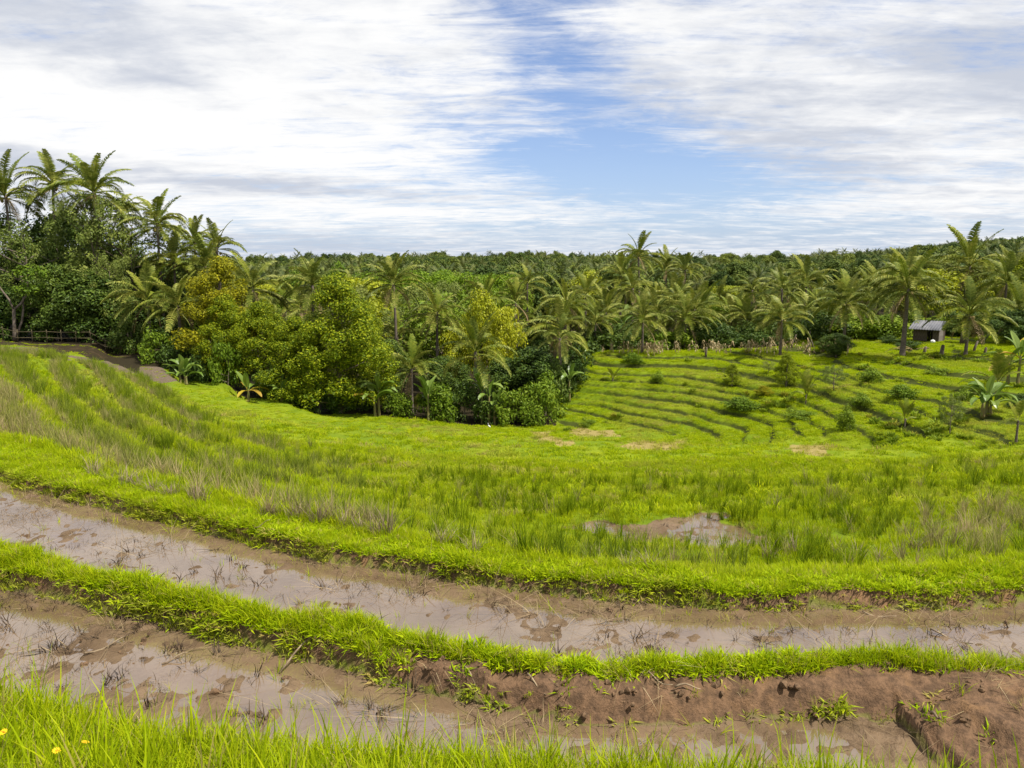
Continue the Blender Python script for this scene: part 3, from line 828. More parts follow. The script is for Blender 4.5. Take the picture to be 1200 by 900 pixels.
FR = {'up': [frond_mesh(84, 44, 1, M_PALM, wide=.17, hang=.5), frond_mesh(68, 66, 2, M_PALM, wide=.19, hang=.7), frond_mesh(75, 40, 3, M_PALMY, wide=.15, hang=.5), frond_mesh(60, 82, 4, M_PALM, wide=.2, hang=.8)],
      'mid': [frond_mesh(46, 86, 5, M_PALM, hang=.8), frond_mesh(36, 76, 6, M_PALM, hang=.9), frond_mesh(26, 78, 7, M_PALMY, hang=.9), frond_mesh(44, 104, 8, M_PALM, hang=.9)],
      'low': [frond_mesh(14, 70, 9, M_PALM, hang=.8), frond_mesh(2, 66, 10, M_PALM, hang=.85), frond_mesh(-12, 58, 11, M_PALM, hang=.9), frond_mesh(8, 84, 12, M_PALMY, hang=.9)],
      'dead': [frond_mesh(-48, 38, 13, M_PALMD, hang=.9, n=18), frond_mesh(-30, 55, 14, M_PALMD, hang=.9, n=18)],
      'yup': [frond_mesh(80, 40, 15, M_PALMY, hang=.3), frond_mesh(66, 60, 16, M_PALMY, hang=.4), frond_mesh(50, 80, 17, M_PALMY, hang=.55), frond_mesh(30, 80, 18, M_PALMY, hang=.7), frond_mesh(70, 30, 19, M_PALMY, hang=.3)]}
NUT = Buf()
th = np.linspace(0, pi, 5); NUT.tube(np.stack([0 * th, 0 * th, -.14 * np.cos(th)], -1), .115 * np.sin(th) + .004, 7); NUT = NUT.mesh('coconut', M_COCO, True)
_trunks = {}


def trunk_mesh(h, seed, r0=.17, lean=.06):
    key = (round(h * 2), seed % 4, round(r0 * 50))
    if key in _trunks: return _trunks[key]
    r = np.random.default_rng(seed + 900); B = Buf(); h = round(h * 2) / 2
    t = np.linspace(0, 1, 16); a = r.uniform(0, 2 * pi); off = lean * h * (t ** 1.6 - t)
    rad = r0 * (1.0 - .42 * t) * (1 + .06 * np.cos(t * h * 16)) + r0 * .7 * np.exp(-t * 16)
    rad[-2:] *= (1.15, 1.3)
    B.tube(np.stack([off * cos(a), off * sin(a), -.3 + t * (h + .3)], -1), rad, 8)
    _trunks[key] = B.mesh('trunk', M_BARKP, True); return _trunks[key]


CATP = 'palm'
GP_GROVE = 'coconut palms of the grove'


def palm(x, y, zc, L, label, group, nf=30, z0=None, up=6, dead=2, nuts=0, young=False, seed=0, droop=0.0, lean=.06):
    r = random.Random(seed * 77 + 5)
    z0 = HZ(x, y) if z0 is None else z0
    root = link('coconut_palm' if not young else 'young_palm', None, loc=(x, y, z0)); tag(root, label, CATP, group)
    h = max(zc - z0, .25); lean = r.choice((.02, .05, .09, .14)) if not young else .03
    link('trunk', trunk_mesh(max(h, .5), seed, .145 if h > 3 else .12, lean), root, scl=(.5 if young else 1, .5 if young else 1, h / max(round(max(h, .5) * 2) / 2, .5)))
    ga = r.uniform(0, 2 * pi)
    for i in range(nf):
        f = i / max(nf - 1, 1)
        if young: kind = 'yup'
        elif i < up: kind = 'up'
        elif i < up + (nf - up - dead) * .52: kind = 'mid'
        elif i < nf - dead: kind = 'low'
        else: kind = 'dead'
        me_ = r.choice(FR[kind]); ga += 2.39996 + r.uniform(-.3, .3)
        sc = 1.0 * L * r.uniform(.82, 1.12) * (.85 if kind == 'up' and i < 2 else 1.0) * (.75 if kind == 'dead' else 1)
        link('frond', me_, root, (0.06 * cos(ga), .06 * sin(ga), h + r.uniform(-.15, .15) - .25 * (kind in ('low', 'dead'))),
             (r.uniform(-.18, .18), r.uniform(-.10, .10) + droop, ga), sc)
    for i in range(nuts):
        a = r.uniform(0, 2 * pi); link('coconut', NUT, root, (.27 * cos(a), .27 * sin(a), h - .28 - r.uniform(0, .3)), (r.uniform(-.4, .4), 0, a), r.uniform(.9, 1.2))
    return root


def at_depth(u, v, Y):
    a, b = ray(u, v); return a * Y, Y, b * Y


# --- crowns of leaves
def crown_mesh(seed, clumps, mat, leaf=.26, dens=26, asp=.5, up=.35, fill=.25, name='crown', cat=None):
    """clumps: (x, y, z, r). Each clump is a puff of separate leaves lying on and inside it"""
    r = np.random.default_rng(seed); PV = []
    for (cx_, cy_, cz_, rr) in clumps:
        n = max(int(4 * pi * rr * rr * dens), 8)
        d = r.normal(0, 1, (n, 3)); d[:, 2] = d[:, 2] + .25; d /= np.linalg.norm(d, axis=1)[:, None]
        rad = rr * np.where(r.random(n) < fill, r.uniform(.3, .9, n), r.normal(1.0, .10, n))
        p = np.array([cx_, cy_, cz_]) + d * rad[:, None] * np.array([1, 1, .85])
        nn = d + r.normal(0, .55, (n, 3)); nn[:, 2] += up; nn /= np.linalg.norm(nn, axis=1)[:, None]
        t = np.cross(nn, r.normal(0, 1, (n, 3))); t /= np.linalg.norm(t, axis=1)[:, None] + 1e-9
        b = np.cross(nn, t); l = leaf * r.uniform(.65, 1.35, n)[:, None]
        q = np.stack([p - t * l * .5, p + b * l * asp * .5 + t * l * .05 - nn * l * .06, p + t * l * .5, p - b * l * asp * .5 + t * l * .05 - nn * l * .06], 1)
        PV.append(q)
    V = np.concatenate(PV).reshape(-1, 3); Q = np.arange(len(V)).reshape(-1, 4)
    return mesh(name, V, Q, mat)


def clumps_dome(seed, R, H, n, rr, prof, z0=0.0, inner=.25, squash=1.0):
    """clump centres spread over a crown whose radius at relative height t is R*prof(t)"""
    r = np.random.default_rng(seed); out = []
    lob = r.uniform(0, 2 * pi, 5)
    for i in range(n):
        t = r.uniform(0, 1); a = r.uniform(0, 2 * pi)
        w_ = 1 + .16 * sum(cos((k + 2) * a + lob[k] + 3 * t) for k in range(3)) / 1.6
        q = (r.uniform(.2, .75) if r.random() < inner else r.uniform(.82, 1.04)) * R * prof(t) * w_ * r.choice((.88, 1.0, 1.10))
        out.append((q * cos(a), q * sin(a), z0 + H * t + r.normal(0, .15), rr * r.uniform(.65, 1.35)))
    return out


def limbs_mesh(seed, clumps, z0, r0, n=9, start=.35, sway=.25, twin=False, name='trunk'):
    r = np.random.default_rng(seed + 333); B = Buf()
    zt = max(c[2] for c in clumps)
    t = np.linspace(0, 1, 9); jx, jy = r.normal(0, sway, 2)
    ax = np.stack([jx * np.sin(t * 3) * .6, jy * np.sin(t * 2.5) * .6, -.4 + t * (zt * .9 + .4)], -1)
    B.tube(ax, r0 * (1 - .85 * t) + r0 * .5 * np.exp(-t * 12), 8)
    pick = r.choice(len(clumps), min(n, len(clumps)), replace=False)
    for i in pick:
        c = np.array(clumps[i][:3]); zs = max(z0 * .75, min(c[2] - .35 * math.hypot(c[0], c[1]), zt * .8)) * r.uniform(.75, 1.0)
        p0 = np.array([np.interp(zs, ax[:, 2], ax[:, 0]), np.interp(zs, ax[:, 2], ax[:, 1]), zs])
        mid = (p0 + c) / 2 + np.array([0, 0, -.08 * np.linalg.norm(c - p0)]) + r.normal(0, .08, 3)
        tt = np.linspace(0, 1, 6)[:, None]
        pts = p0 * (1 - tt) ** 2 + 2 * mid * tt * (1 - tt) + c * tt ** 2
        B.tube(pts, r0 * .38 * (1 - .8 * tt[:, 0]), 5, cap=False)
    return B.mesh(name, M_BARK, True)


PROF = {'cone': lambda t: (1 - t) ** .62 * (.55 + .45 * min(1, t * 5)) + .05,
        'egg': lambda t: math.sqrt(max(0.02, 1 - (2 * t - .9) ** 2 * .95)),
        'round': lambda t: math.sqrt(max(0.03, 1 - (2 * t - 1) ** 2)),
        'umb': lambda t: .35 + .65 * math.sin(pi * min(1, .25 + .6 * t)),
        'loose': lambda t: .45 + .6 * math.sin(pi * (.12 + .80 * t))}
SPEC = {  # R, crown height, crown base, clumps, clump radius, profile, leaf size, leaves per m2, material, trunk radius
    'clove':  (2.7, 6.6, 1.0, 150, .46, 'cone', .132, 88, M_CLOVE, .16),
    'gold':   (2.4, 7.0, 1.0, 120, .46, 'cone', .132, 82, M_GOLD, .14),
    'jungle': (3.2, 6.0, 1.5, 85, .80, 'round', .30, 20, M_DENSE, .20),
    'loose':  (3.4, 6.8, 3.0, 95, .55, 'loose', .22, 22, M_LOOSE, .17),
    'umb':    (5.0, 2.6, 5.0, 80, .75, 'umb', .25, 24, M_UMB, .22),
    'fresh':  (2.3, 3.4, 1.4, 60, .58, 'egg', .24, 26, M_FRESH, .12),
    'yellow': (2.0, 3.6, 1.4, 55, .55, 'egg', .20, 32, M_YELLOW, .11),
    'shrub':  (1.5, 1.7, .15, 38, .42, 'egg', .20, 32, M_DENSE, .05),
    'bush':   (1.3, 1.5, .15, 34, .40, 'egg', .22, 28, M_FRESH, .05),
}
VAR = {}
for kind, (R, H, z0, n, rr, pf, lf_, dn, mt, r0) in SPEC.items():
    VAR[kind] = []
    for v in range(2 if kind in ('gold', 'umb', 'yellow', 'fresh') else 3):
        cl = clumps_dome(hash(kind) % 1000 if False else sum(map(ord, kind)) * 7 + v, R, H, n, rr, PROF[pf], z0)
        cm = crown_mesh(v + 5 * n, cl, mt, lf_, dn); cv = np.empty(len(cm.vertices) * 3, np.float32); cm.vertices.foreach_get('co', cv); cv = cv.reshape(-1, 3)
        VAR[kind].append((cm, limbs_mesh(v + n, cl, z0, r0, 22 if kind == 'loose' else 10), float(np.percentile(cv[:, 2], 99)), float(np.percentile(np.abs(cv[:, 0]), 98))))
NAMES = {'clove': 'clove_tree', 'gold': 'clove_tree', 'jungle': 'broadleaf_tree', 'loose': 'broadleaf_tree', 'umb': 'umbrella_tree', 'fresh': 'broadleaf_tree', 'yellow': 'broadleaf_tree', 'shrub': 'shrub', 'bush': 'shrub'}


def tree(kind, x, y, ztop, width, label, group=None, seed=0, z0=None, mat=None):
    z0 = HZ(x, y) if z0 is None else z0
    cr, tr, h, R = VAR[kind][seed % len(VAR[kind])]
    sz = max(ztop - z0, .3) / h; sxy = width / (2 * R)
    root = link(NAMES[kind], None, loc=(x, y, z0), rot=(0, 0, (seed * 2.1) % 6.28)); tag(root, label, 'shrub' if kind in ('shrub', 'bush') else 'tree', group)
    link('crown', cr, root, scl=(sxy, sxy, sz)); link('trunk' if kind not in ('shrub', 'bush') else 'stem', tr, root, scl=(sxy, sxy, sz))
    return root


def tree_px(kind, u, vtop, Y, wpx, label, group=None, seed=0):
    x, y, zt = at_depth(u, vtop, Y)
    return tree(kind, x, y, zt, wpx * Y / FOC, label, group, seed)


# --- palms one can point at: crown centre in the photograph, distance, frond length in pixels
LP = 'coconut palms on the left skyline'; RP = 'coconut palms along the far edge of the terraces'; MP = 'coconut palms in the central grove'
def palm_px(u, v, Y, Lpx, label, group, **k):
    x, y, z = at_depth(u, v, Y); return palm(x, y, z, Lpx * Y / FOC, label, group, **k)
for i, (u, v, Y, Lp, lab) in enumerate([
    (6, 228, 62, 50, 'tall coconut palm cut by the left edge of the picture'),
    (62, 216, 64, 46, 'coconut palm on the left skyline, second palm from the left edge'),
    (110, 224, 60, 50, 'highest coconut palm of the left wood, with a full round crown'),
    (142, 250, 66, 38, 'coconut palm half hidden behind the pale loose trees of the left wood'),
    (184, 262, 60, 44, 'dark upright coconut palm at the right shoulder of the left wood'),
    (228, 282, 66, 32, 'small dark palm on the skyline where the left wood slopes down'),
    (254, 290, 64, 34, 'last skyline palm of the left wood, leaves blown to the right'),
    (172, 352, 54, 46, 'low greyish palm with drooping fronds against the dark left wood'),
    (208, 358, 52, 46, 'palm with hanging fronds left of the golden clove tree'),
    (204, 305, 60, 42, 'mid height palm above the drooping palms of the left wood'),
    (240, 312, 60, 44, 'bright palm just behind the golden clove tree')]):
    palm_px(u, v, Y, Lp * 1.02, lab, LP, seed=i + 1, up=7, dead=2, nuts=3)
for i, (u, v, Y, Lp, lab, kw) in enumerate([
    (296, 336, 53, 46, 'big coconut palm rising behind the round clove trees, left of centre', dict(nf=32, up=6, dead=3, nuts=5)),
    (366, 334, 54, 46, 'coconut palm directly left of the big round clove tree top', dict(up=7, dead=4)),
    (461, 332, 58, 42, 'tall spiky coconut palm with an upright tuft right of the big clove tree', dict(up=10, dead=2)),
    (512, 366, 58, 40, 'coconut palm in the grove between the spiky palm and the foreground palm', dict(up=4, dead=2)),
    (482, 432, 50, 46, 'light green low palm with yellowing fronds beside the banana plants', dict(up=7, dead=3, nf=20)),
    (557, 412, 50, 52, 'large grey green palm with arching fronds at the front of the central grove', dict(up=8, dead=1, nf=20, nuts=4)),
    (656, 396, 53, 34, 'pale drooping palm at the right end of the central grove', dict(up=2, dead=2, nf=18)),
    (664, 356, 66, 40, 'brownish palm above the right end of the central grove', dict(up=5, dead=5)),
    (618, 332, 84, 30, 'distant drooping palm above the middle of the grove', dict(up=4, dead=4))]):
    palm_px(u, v, Y, Lp, lab, MP, seed=i + 20, **kw)
# right hand palms whose feet one sees
for i, (u, vb, vc, Lp, lab, kw) in enumerate([
    (697, 410, 377, 32, 'slim palm at the left end of the clearing, next to the banana plant', {}),
    (752, 414, 374, 36, 'palm on the clearing straight below the tall skyline palm', {}),
    (768, 404, 366, 36, 'palm standing behind and between the second and third palm of the clearing', {}),
    (802, 410, 372, 40, 'broad palm in the middle of the clearing edge with pale frond bases', dict(nuts=4)),
    (820, 402, 362, 38, 'palm set back behind the broad palm of the clearing', {}),
    (874, 404, 374, 36, 'palm on the grass halfway between the broad palm and the round clipped bush', {}),
    (914, 416, 373, 38, 'palm standing straight behind the tall round bush on the terraces', dict(nuts=3)),
    (988, 403, 354, 46, 'coconut palm above the dark shrub, left of the twin trunks', dict(nuts=5, dead=3, nf=34)),
    (1058, 417, 338, 52, 'tallest palm left of the hut, with two dark trunks close together', dict(nuts=6, dead=4, nf=36)),
    (1131, 416, 367, 48, 'coconut palm right of the hut with long level fronds', dict(nuts=5, dead=4, nf=32))]):
    x, y, z = hit(u, vb); b = ray(u, vc)[1]
    palm(x, y, b * y, Lp * y / FOC, lab, RP, seed=i + 40, up=6, **{**dict(dead=2), **kw})
x, y, z = hit(1063, 416)
palm(x + .1, y + .9, ray(1062, 322)[1] * (y + .9), 44 * y / FOC, 'second trunk of the close pair of palms left of the hut', RP, seed=57, up=5, dead=3)
for i, (u, v, Y, Lp, lab, kw) in enumerate([
    (1137, 312, 72, 50, 'big palm high on the right, above the hut and its neighbours', dict(nuts=5, nf=26, dead=3)),
    (1196, 366, 56, 52, 'palm leaning in from the right edge with long level fronds', dict(nuts=4, up=4)),
    (1180, 330, 66, 44, 'palm near the right edge behind the leaning one', {}),
    (748, 300, 92, 32, 'lone tall palm with a pale trunk standing above the skyline', dict(up=7, dead=2, nf=22)),
    (728, 322, 86, 34, 'drooping palm at the left shoulder of the lone skyline palm', dict(dead=4)),
    (781, 314, 96, 28, 'narrow upright palm just right of the lone skyline palm', dict(up=12)),
    (803, 316, 92, 26, 'thin ragged palm on the skyline, second right of the lone tall palm', dict(up=8)),
    (945, 330, 80, 36, 'palm of the second row behind the clearing, centre right', {}),
    (1030, 340, 72, 38, 'palm in the second row left of the tallest palm', {}),
    (1090, 345, 74, 38, 'palm behind the hut roof', {})]):
    palm_px(u, v, Y, Lp, lab, 'coconut palms behind the clearing', seed=i + 70, **{**dict(up=6, dead=2), **kw})
# the grove behind: many more of the same
r = random.Random(4); done = []; PG = []; PR = []; PL = []; BR = []; BC = []; UG = []
def spread(n, gen, dmin):
    out = []
    for _ in range(n * 30):
        if len(out) >= n: break
        p = gen()
        if all(math.hypot(p[0] - q[0], p[1] - q[1]) > dmin for q in done): done.append(p); out.append(p)
    return out
MARKS = [(280, 'the big palm left of centre'), (345, 'the palm beside the biggest clove tree'), (400, 'the biggest clove tree'), (461, 'the spiky palm'),
         (512, 'the palm right of the spiky one'), (557, 'the large arching palm'), (610, 'the dense dark bush'), (660, 'the right end of the central grove'),
         (697, 'the slim palm of the clearing'), (752, 'the lone tall skyline palm'), (802, 'the broad palm of the clearing'), (845, 'the gap right of the broad palm'),
         (880, 'the fourth clearing palm'), (915, 'the palm above the round bush'), (950, 'the gap left of the dark shrub'), (988, 'the palm above the dark shrub'), (1025, 'the gap left of the twin trunks'),
         (1060, 'the twin trunks'), (1085, 'the hut'), (1131, 'the palm right of the hut'), (1165, 'the gap beside the edge palm'), (1200, 'the right edge palm'), (1250, 'the dark right edge tree')]
ORD = ['first', 'second', 'third', 'fourth', 'fifth', 'sixth', 'seventh', 'eighth', 'ninth', 'tenth', 'eleventh', 'twelfth', 'thirteenth', 'fourteenth', 'fifteenth', 'sixteenth']
def relabel(items, words):
    by = {}
    for o in items:
        uu = 600 + o.location.x / o.location.y * 846
        by.setdefault(min(MARKS, key=lambda m_: abs(m_[0] - uu))[1], []).append(o)
    for mk, lst in by.items():
        lst.sort(key=lambda o: o.location.y)
        for q, o in enumerate(lst):
            o['label'] = '%s %s, %s' % (words, mk, 'the nearest' if q == 0 else ORD[q] + ' nearest')
def gen(u0, u1, Y0, Y1):
    def g():
        Y = r.uniform(Y0, Y1); return (ray(r.uniform(u0, u1), 400)[0] * Y, Y)
    return g
def vis_top(x, y, lo, hi):
    b = r.uniform(lo, hi); return -(b - 314.5) / FOC * y * 1.02
for i, (x, y) in enumerate(spread(52, gen(680, 1260, 67, 104), 3.6)):
    uu = 600 + x / y * 846
    up_ = 30 * sstep(uu, 950, 1200)
    PG.append(palm(x, y, vis_top(x, y, 336 - up_, 374 - up_), r.uniform(2.7, 3.5), 'coconut palm in the dense grove behind the clearing', GP_GROVE, nf=24, seed=i + 100, dead=r.choice((1, 2, 3)), up=r.choice((4, 6, 8))))
for i, (x, y) in enumerate(spread(15, gen(420, 690, 58, 104), 4.0)):
    PR.append(palm(x, y, vis_top(x, y, 346, 388 if y > 70 else 398), r.uniform(2.9, 3.6), 'coconut palm deep in the ravine behind the central grove', 'coconut palms of the ravine', nf=18, seed=i + 200, dead=r.choice((1, 2, 4)), up=r.choice((3, 5, 8))))
for i, (x, y) in enumerate(spread(10, gen(250, 420, 58, 100), 4.0)):
    PL.append(palm(x, y, vis_top(x, y, 340, 372), r.uniform(2.9, 3.6), 'coconut palm half buried in the trees left of centre', 'coconut palms left of centre', nf=18, seed=i + 240, dead=2, up=5))
# --- broadleaf trees
LW = 'trees of the left wood'; ORD_ = ['first', 'second', 'third', 'fourth', 'fifth', 'sixth']
for i, (k, u, v, Y, wd, lab) in enumerate([
    ('jungle', -30, 250, 62, 110, 'dark broadleaf tree cut by the left edge of the picture'),
    ('loose', 28, 262, 59, 95, 'loose pale tree at the far left below the edge palms'),
    ('jungle', 72, 252, 66, 100, 'dark broadleaf tree behind the pale loose trees of the left wood'),
    ('loose', 106, 228, 60, 105, 'tall pale loose tree in the middle of the left wood'),
    ('loose', 152, 256, 61, 95, 'olive loose tree on the right side of the left wood'),
    ('jungle', 138, 290, 64, 95, 'dark dense tree beneath the olive loose tree'),
    ('jungle', 60, 312, 58, 80, 'dark glossy tree behind the small bright layered tree'),
    ('jungle', 112, 318, 57.5, 82, 'dark glossy tree above the bamboo fence, in mid wood'),
    ('loose', 128, 300, 57, 60, 'thin pale sapling with hanging twigs before the dark wood'),
    ('jungle', 178, 330, 60, 80, 'dark tree behind the drooping palms'),
    ('jungle', -5, 335, 58, 80, 'dark tree at the left edge above the fence end'),
    ('jungle', 216, 312, 66, 80, 'dark tree in the gap between the drooping palms and golden clove tree')]):
    tree_px(k, u, v, Y, wd, lab, LW, i)
for i, (u, Y, w_) in enumerate([(-95, 60, 100), (-160, 63, 110), (-230, 60, 110), (-300, 64, 120), (-380, 62, 120), (-130, 70, 110)]):
    tree_px(('jungle', 'loose')[i % 2], u, 258 + 6 * i, Y, w_, 'tree of the left wood beyond the left edge of the picture, %s outward' % ORD_[i], LW, i)
for i, (k, u, v, Y, wd, lab) in enumerate([
    ('shrub', 10, 368, 56.5, 50, 'shrub under the left edge trees behind the bamboo fence'), ('shrub', 66, 366, 56.5, 56, 'low dark shrub right of the small layered tree'),
    ('shrub', 112, 368, 56, 54, 'dark shrub at the right end of the bamboo fence'), ('shrub', 150, 372, 55, 50, 'shrub in the shade beyond the brown plots'),
    ('bush', 186, 384, 50, 42, 'round bright bush below the drooping palms'), ('shrub', 206, 392, 49, 40, 'dark shrub beside the round bright bush'),
    ('shrub', 236, 408, 47.5, 40, 'shrub at the foot of the golden clove tree'), ('bush', 262, 395, 47, 34, 'small round bush in front of the golden clove tree'),
    ('shrub', 318, 420, 47.5, 40, 'shrub beside the yellow banana plant'), ('shrub', 352, 432, 48, 40, 'shrub left of the trunk of the big clove tree'),
    ('shrub', 374, 446, 47.5, 44, 'dark shrub under the left side of the biggest clove tree'), ('shrub', 398, 452, 48, 44, 'dark shrub around the trunk of the biggest clove tree'), ('bush', 340, 446, 47, 30, 'leafy bush right of the small banana plant'),
    ('shrub', 424, 440, 49, 36, 'shrub right of the trunk of the big clove tree')]):
    tree_px(k, u, v, Y, wd, lab, 'shrubs along the foot of the wood', i)
CG = 'clove trees on the edge of the ravine'
for i, (k, u, v, Y, wd, lab) in enumerate([
    ('gold', 254, 305, 50, 88, 'golden yellow clove tree at the left of the round trees'),
    ('clove', 262, 350, 48.5, 70, 'green clove tree in front of the golden one'),
    ('clove', 306, 356, 49, 78, 'clove tree below the big palm left of centre'),
    ('clove', 346, 374, 48, 74, 'clove tree touching the left side of the biggest one'),
    ('clove', 394, 328, 48, 112, 'biggest clove tree, a broad yellow green cone in the middle left'),
    ('clove', 430, 360, 50, 60, 'clove tree behind the right shoulder of the biggest one')]):
    tree_px(k, u, v, Y, wd, lab, CG, i)
MG = 'trees of the central grove'
for i, (k, u, v, Y, wd, lab) in enumerate([
    ('umb', 482, 318, 100, 130, 'wide flat topped tree in fresh green beyond the spiky palm'),
    ('umb', 552, 320, 104, 120, 'wide flat topped tree beyond the middle of the grove'),
    ('fresh', 395, 312, 105, 70, 'fresh green tree between the two palms left of centre'),
    ('fresh', 345, 318, 110, 60, 'fresh green tree left of the clove tree top, far behind'),
    ('fresh', 420, 345, 75, 50, 'light green tree behind the right shoulder of the biggest clove tree'),
    ('yellow', 566, 342, 62, 48, 'yellow green tree in the heart of the grove'),
    ('yellow', 594, 362, 57, 40, 'smaller yellow tree right of the first yellow one'),
    ('yellow', 532, 375, 62, 40, 'dull yellow tree behind the large grey green palm'),
    ('fresh', 596, 330, 95, 60, 'rounded green tree at the back of the grove'),
    ('jungle', 622, 386, 60, 50, 'dark tree behind the dense dark bush'),
    ('jungle', 624, 408, 54, 66, 'dense dark bush shaped tree at the right front of the grove'),
    ('jungle', 520, 420, 56, 60, 'dark tree between the two front palms'),
    ('jungle', 452, 400, 55, 60, 'dark tree behind the light green low palm'),
    ('jungle', 590, 420, 55, 50, 'dark tree under the large arching palm fronds'),
    ('jungle', 664, 420, 55, 44, 'dark tree at the right end of the grove'),
    ('yellow', 690, 320, 95, 50, 'yellowish tree at the back left of the lone skyline palm')]):
    tree_px(k, u, v, Y, wd, lab, MG, i)
for i, (k, u, v, Y, wd, lab) in enumerate([
    ('bush', 515, 450, 48.5, 46, 'leafy bush between the banana plants at the foot of the grove'), ('bush', 600, 452, 48.5, 44, 'leafy bush under the dark dense tree'),
    ('bush', 640, 440, 49, 54, 'bright leafy bush at the right corner of the grove'), ('bush', 622, 468, 47.8, 40, 'low bright bush spilling on the grass at the grove corner'),
    ('shrub', 545, 448, 49.5, 50, 'dark shrub under the large palm'), ('shrub', 575, 458, 48.6, 40, 'dark shrub at the grass edge under the large palm'),
    ('bush', 470, 462, 48.6, 40, 'leafy bush beside the left banana plant'), ('shrub', 440, 450, 49.5, 40, 'dark shrub behind the left banana plant'),
    ('shrub', 672, 410, 54, 44, 'dark shrub at the left end of the clearing'), ('shrub', 655, 425, 52, 40, 'dark shrub where the hillside terraces begin')]):
    tree_px(k, u, v, Y, wd, lab, 'bushes at the foot of the central grove', i)
# broadleaf filling of the groves
for i, (x, y) in enumerate(spread(30, gen(230, 690, 62, 112), 5.0)):
    k = r.choice(('fresh', 'fresh', 'jungle', 'clove', 'loose', 'yellow'))
    BR.append(tree(k, x, y, vis_top(x, y, 322, 362), r.uniform(6, 8.5), 'x', 'broadleaf trees of the ravine', i))
for i, (x, y) in enumerate(spread(34, gen(690, 1260, 70, 112), 4.5)):
    k = r.choice(('jungle', 'jungle', 'clove', 'loose', 'fresh', 'yellow'))
    BC.append(tree(k, x, y, vis_top(x, y, 335 - 38 * sstep(x / y, .42, .7), 375 - 40 * sstep(x / y, .42, .7)), r.uniform(4.5, 6.5), 'x', 'broadleaf trees behind the clearing', i))
for i in range(26):                                     # dark undergrowth at the back of the clearing
    u = 690 + i * 21 + r.uniform(-8, 8); Y = 66.5 + r.uniform(-1, 3) - 5 * sstep(u, 1000, 1150)
    x, y, _ = at_depth(u, 400, Y); UG.append(tree(r.choice(('shrub', 'shrub', 'bush')), x, y, HZ(x, y) + r.uniform(1.4, 2.6), r.uniform(3, 4.5), 'x', 'undergrowth shrubs behind the clearing', i))

relabel(PG, 'coconut palm of the grove behind'); relabel(PR, 'coconut palm down in the ravine behind'); relabel(PL, 'half buried coconut palm behind')
relabel(BR, 'leafy tree down in the ravine behind'); relabel(BC, 'leafy tree among the palms behind'); relabel(UG, 'low undergrowth shrub far behind')

# --- far forest as one mass
def low_palm(seed):
    r_ = random.Random(seed); V = []; Q = []; T = []; c = 0; h = 8.5
    B = Buf(); B.tube([(0, 0, 0), (.2, 0, h * .5), (0, 0, h)], [.22, .17, .14], 5)
    for k in range(20):
        kind = 'up' if k < 5 else 'mid' if k < 13 else 'low'
        m_ = LOWFR[kind][k % len(LOWFR[kind])]; a = k * 2.4 + r_.uniform(-.2, .2); l = 3.9 * r_.uniform(.85, 1.1)
        p = m_[0] * l; ca, sa = cos(a), sin(a)
        p = np.stack([p[:, 0] * ca - p[:, 1] * sa, p[:, 0] * sa + p[:, 1] * ca, p[:, 2] + h], -1)
        B.add(p, m_[1], m_[2])
    return B.mesh('far_palm', M_FARPALM)


M_FARPALM = leaf_mat('far_palm_leaf', [(0.042, 0.062, 0.012), (0.082, 0.105, 0.020), (0.16, 0.17, 0.04)], .2, .6, isl=.25)


def low_frond(e0, droop):
    """a coarse feather leaf for the far wood"""
    V = []; Q = []; T = []; c = 0
    for k in range(9):
        t = .2 + .8 * (k + .5) / 9; tt = np.linspace(0, t, 6); an = np.radians(e0 - droop * tt ** 1.35)
        p = np.array([np.trapz(np.cos(an), tt), 0, np.trapz(np.sin(an), tt)]); a = radians(e0 - droop * t ** 1.35)
        ta = np.array([cos(a), 0, sin(a)]); l = .24 * min(1, .5 + 2.2 * (t - .16)) * (1 - .6 * max(0, (t - .55) / .45))
        for sg in (-1, 1):
            d1 = np.array([0, sg * .75, -.45]) + ta * .5; d1 /= np.linalg.norm(d1); e = p + d1 * l
            V += [p - ta * .04, p + ta * .04, e]; T.append((c, c + 1, c + 2)); c += 3
    return np.array(V), [], T


LOWFR = {'up': [low_frond(78, 45), low_frond(62, 65)], 'mid': [low_frond(44, 85), low_frond(30, 78)], 'low': [low_frond(12, 72), low_frond(-8, 60)]}
FM = [low_palm(i) for i in range(4)]
for i in range(4):
    cl = clumps_dome(700 + i, 3.0, 5.0, 34, .95, PROF['round' if i % 2 else 'egg'], 3.5)
    FM.append(crown_mesh(710 + i, cl, M_FAR, .42, 11, .6))
x1, y1 = sample(108, 300, 1 / 17.0, .82, 10); x2, y2 = sample(300, 1150, 1 / 60.0, .82, 10)
x = np.concatenate([x1, x2]); y = np.concatenate([y1, y2]); d = zones(x, y)
n = len(x); ispalm = rnd(n) < .45 + .9 * fbm(x, y, 40, 2, 3)
ix = np.where(ispalm, rng.integers(0, 4, n), rng.integers(4, 8, n))
scl = np.where(ispalm, rng.uniform(.95, 1.35, n), rng.uniform(.85, 1.4, n)) * np.where(y > 300, 1.25, 1.0)
hgt = np.array([max(v_.co[2] for v_ in m_.vertices) for m_ in FM])[ix]
uu = 600 + x / y * 846
vl = np.interp(uu, [-100, 300, 420, 620, 800, 940, 1040, 1120, 1300], [303, 305, 301, 299, 302, 301, 291, 281, 270]) + np.where(y < 220, 9, np.where(y < 400, 4, 0)) + np.abs(rng.normal(0, 5.0, n)) - np.where(rnd(n) < .10, rng.uniform(2, 9, n), 0)
zl = (314.3 - vl) / FOC * y * 1.02
scl = np.minimum(scl * rng.uniform(.75, 1.25, n) * np.where((rnd(n) < .12) & (y > 260), 1.55, 1.0), (zl - d['z']) / hgt); q = scl > .45
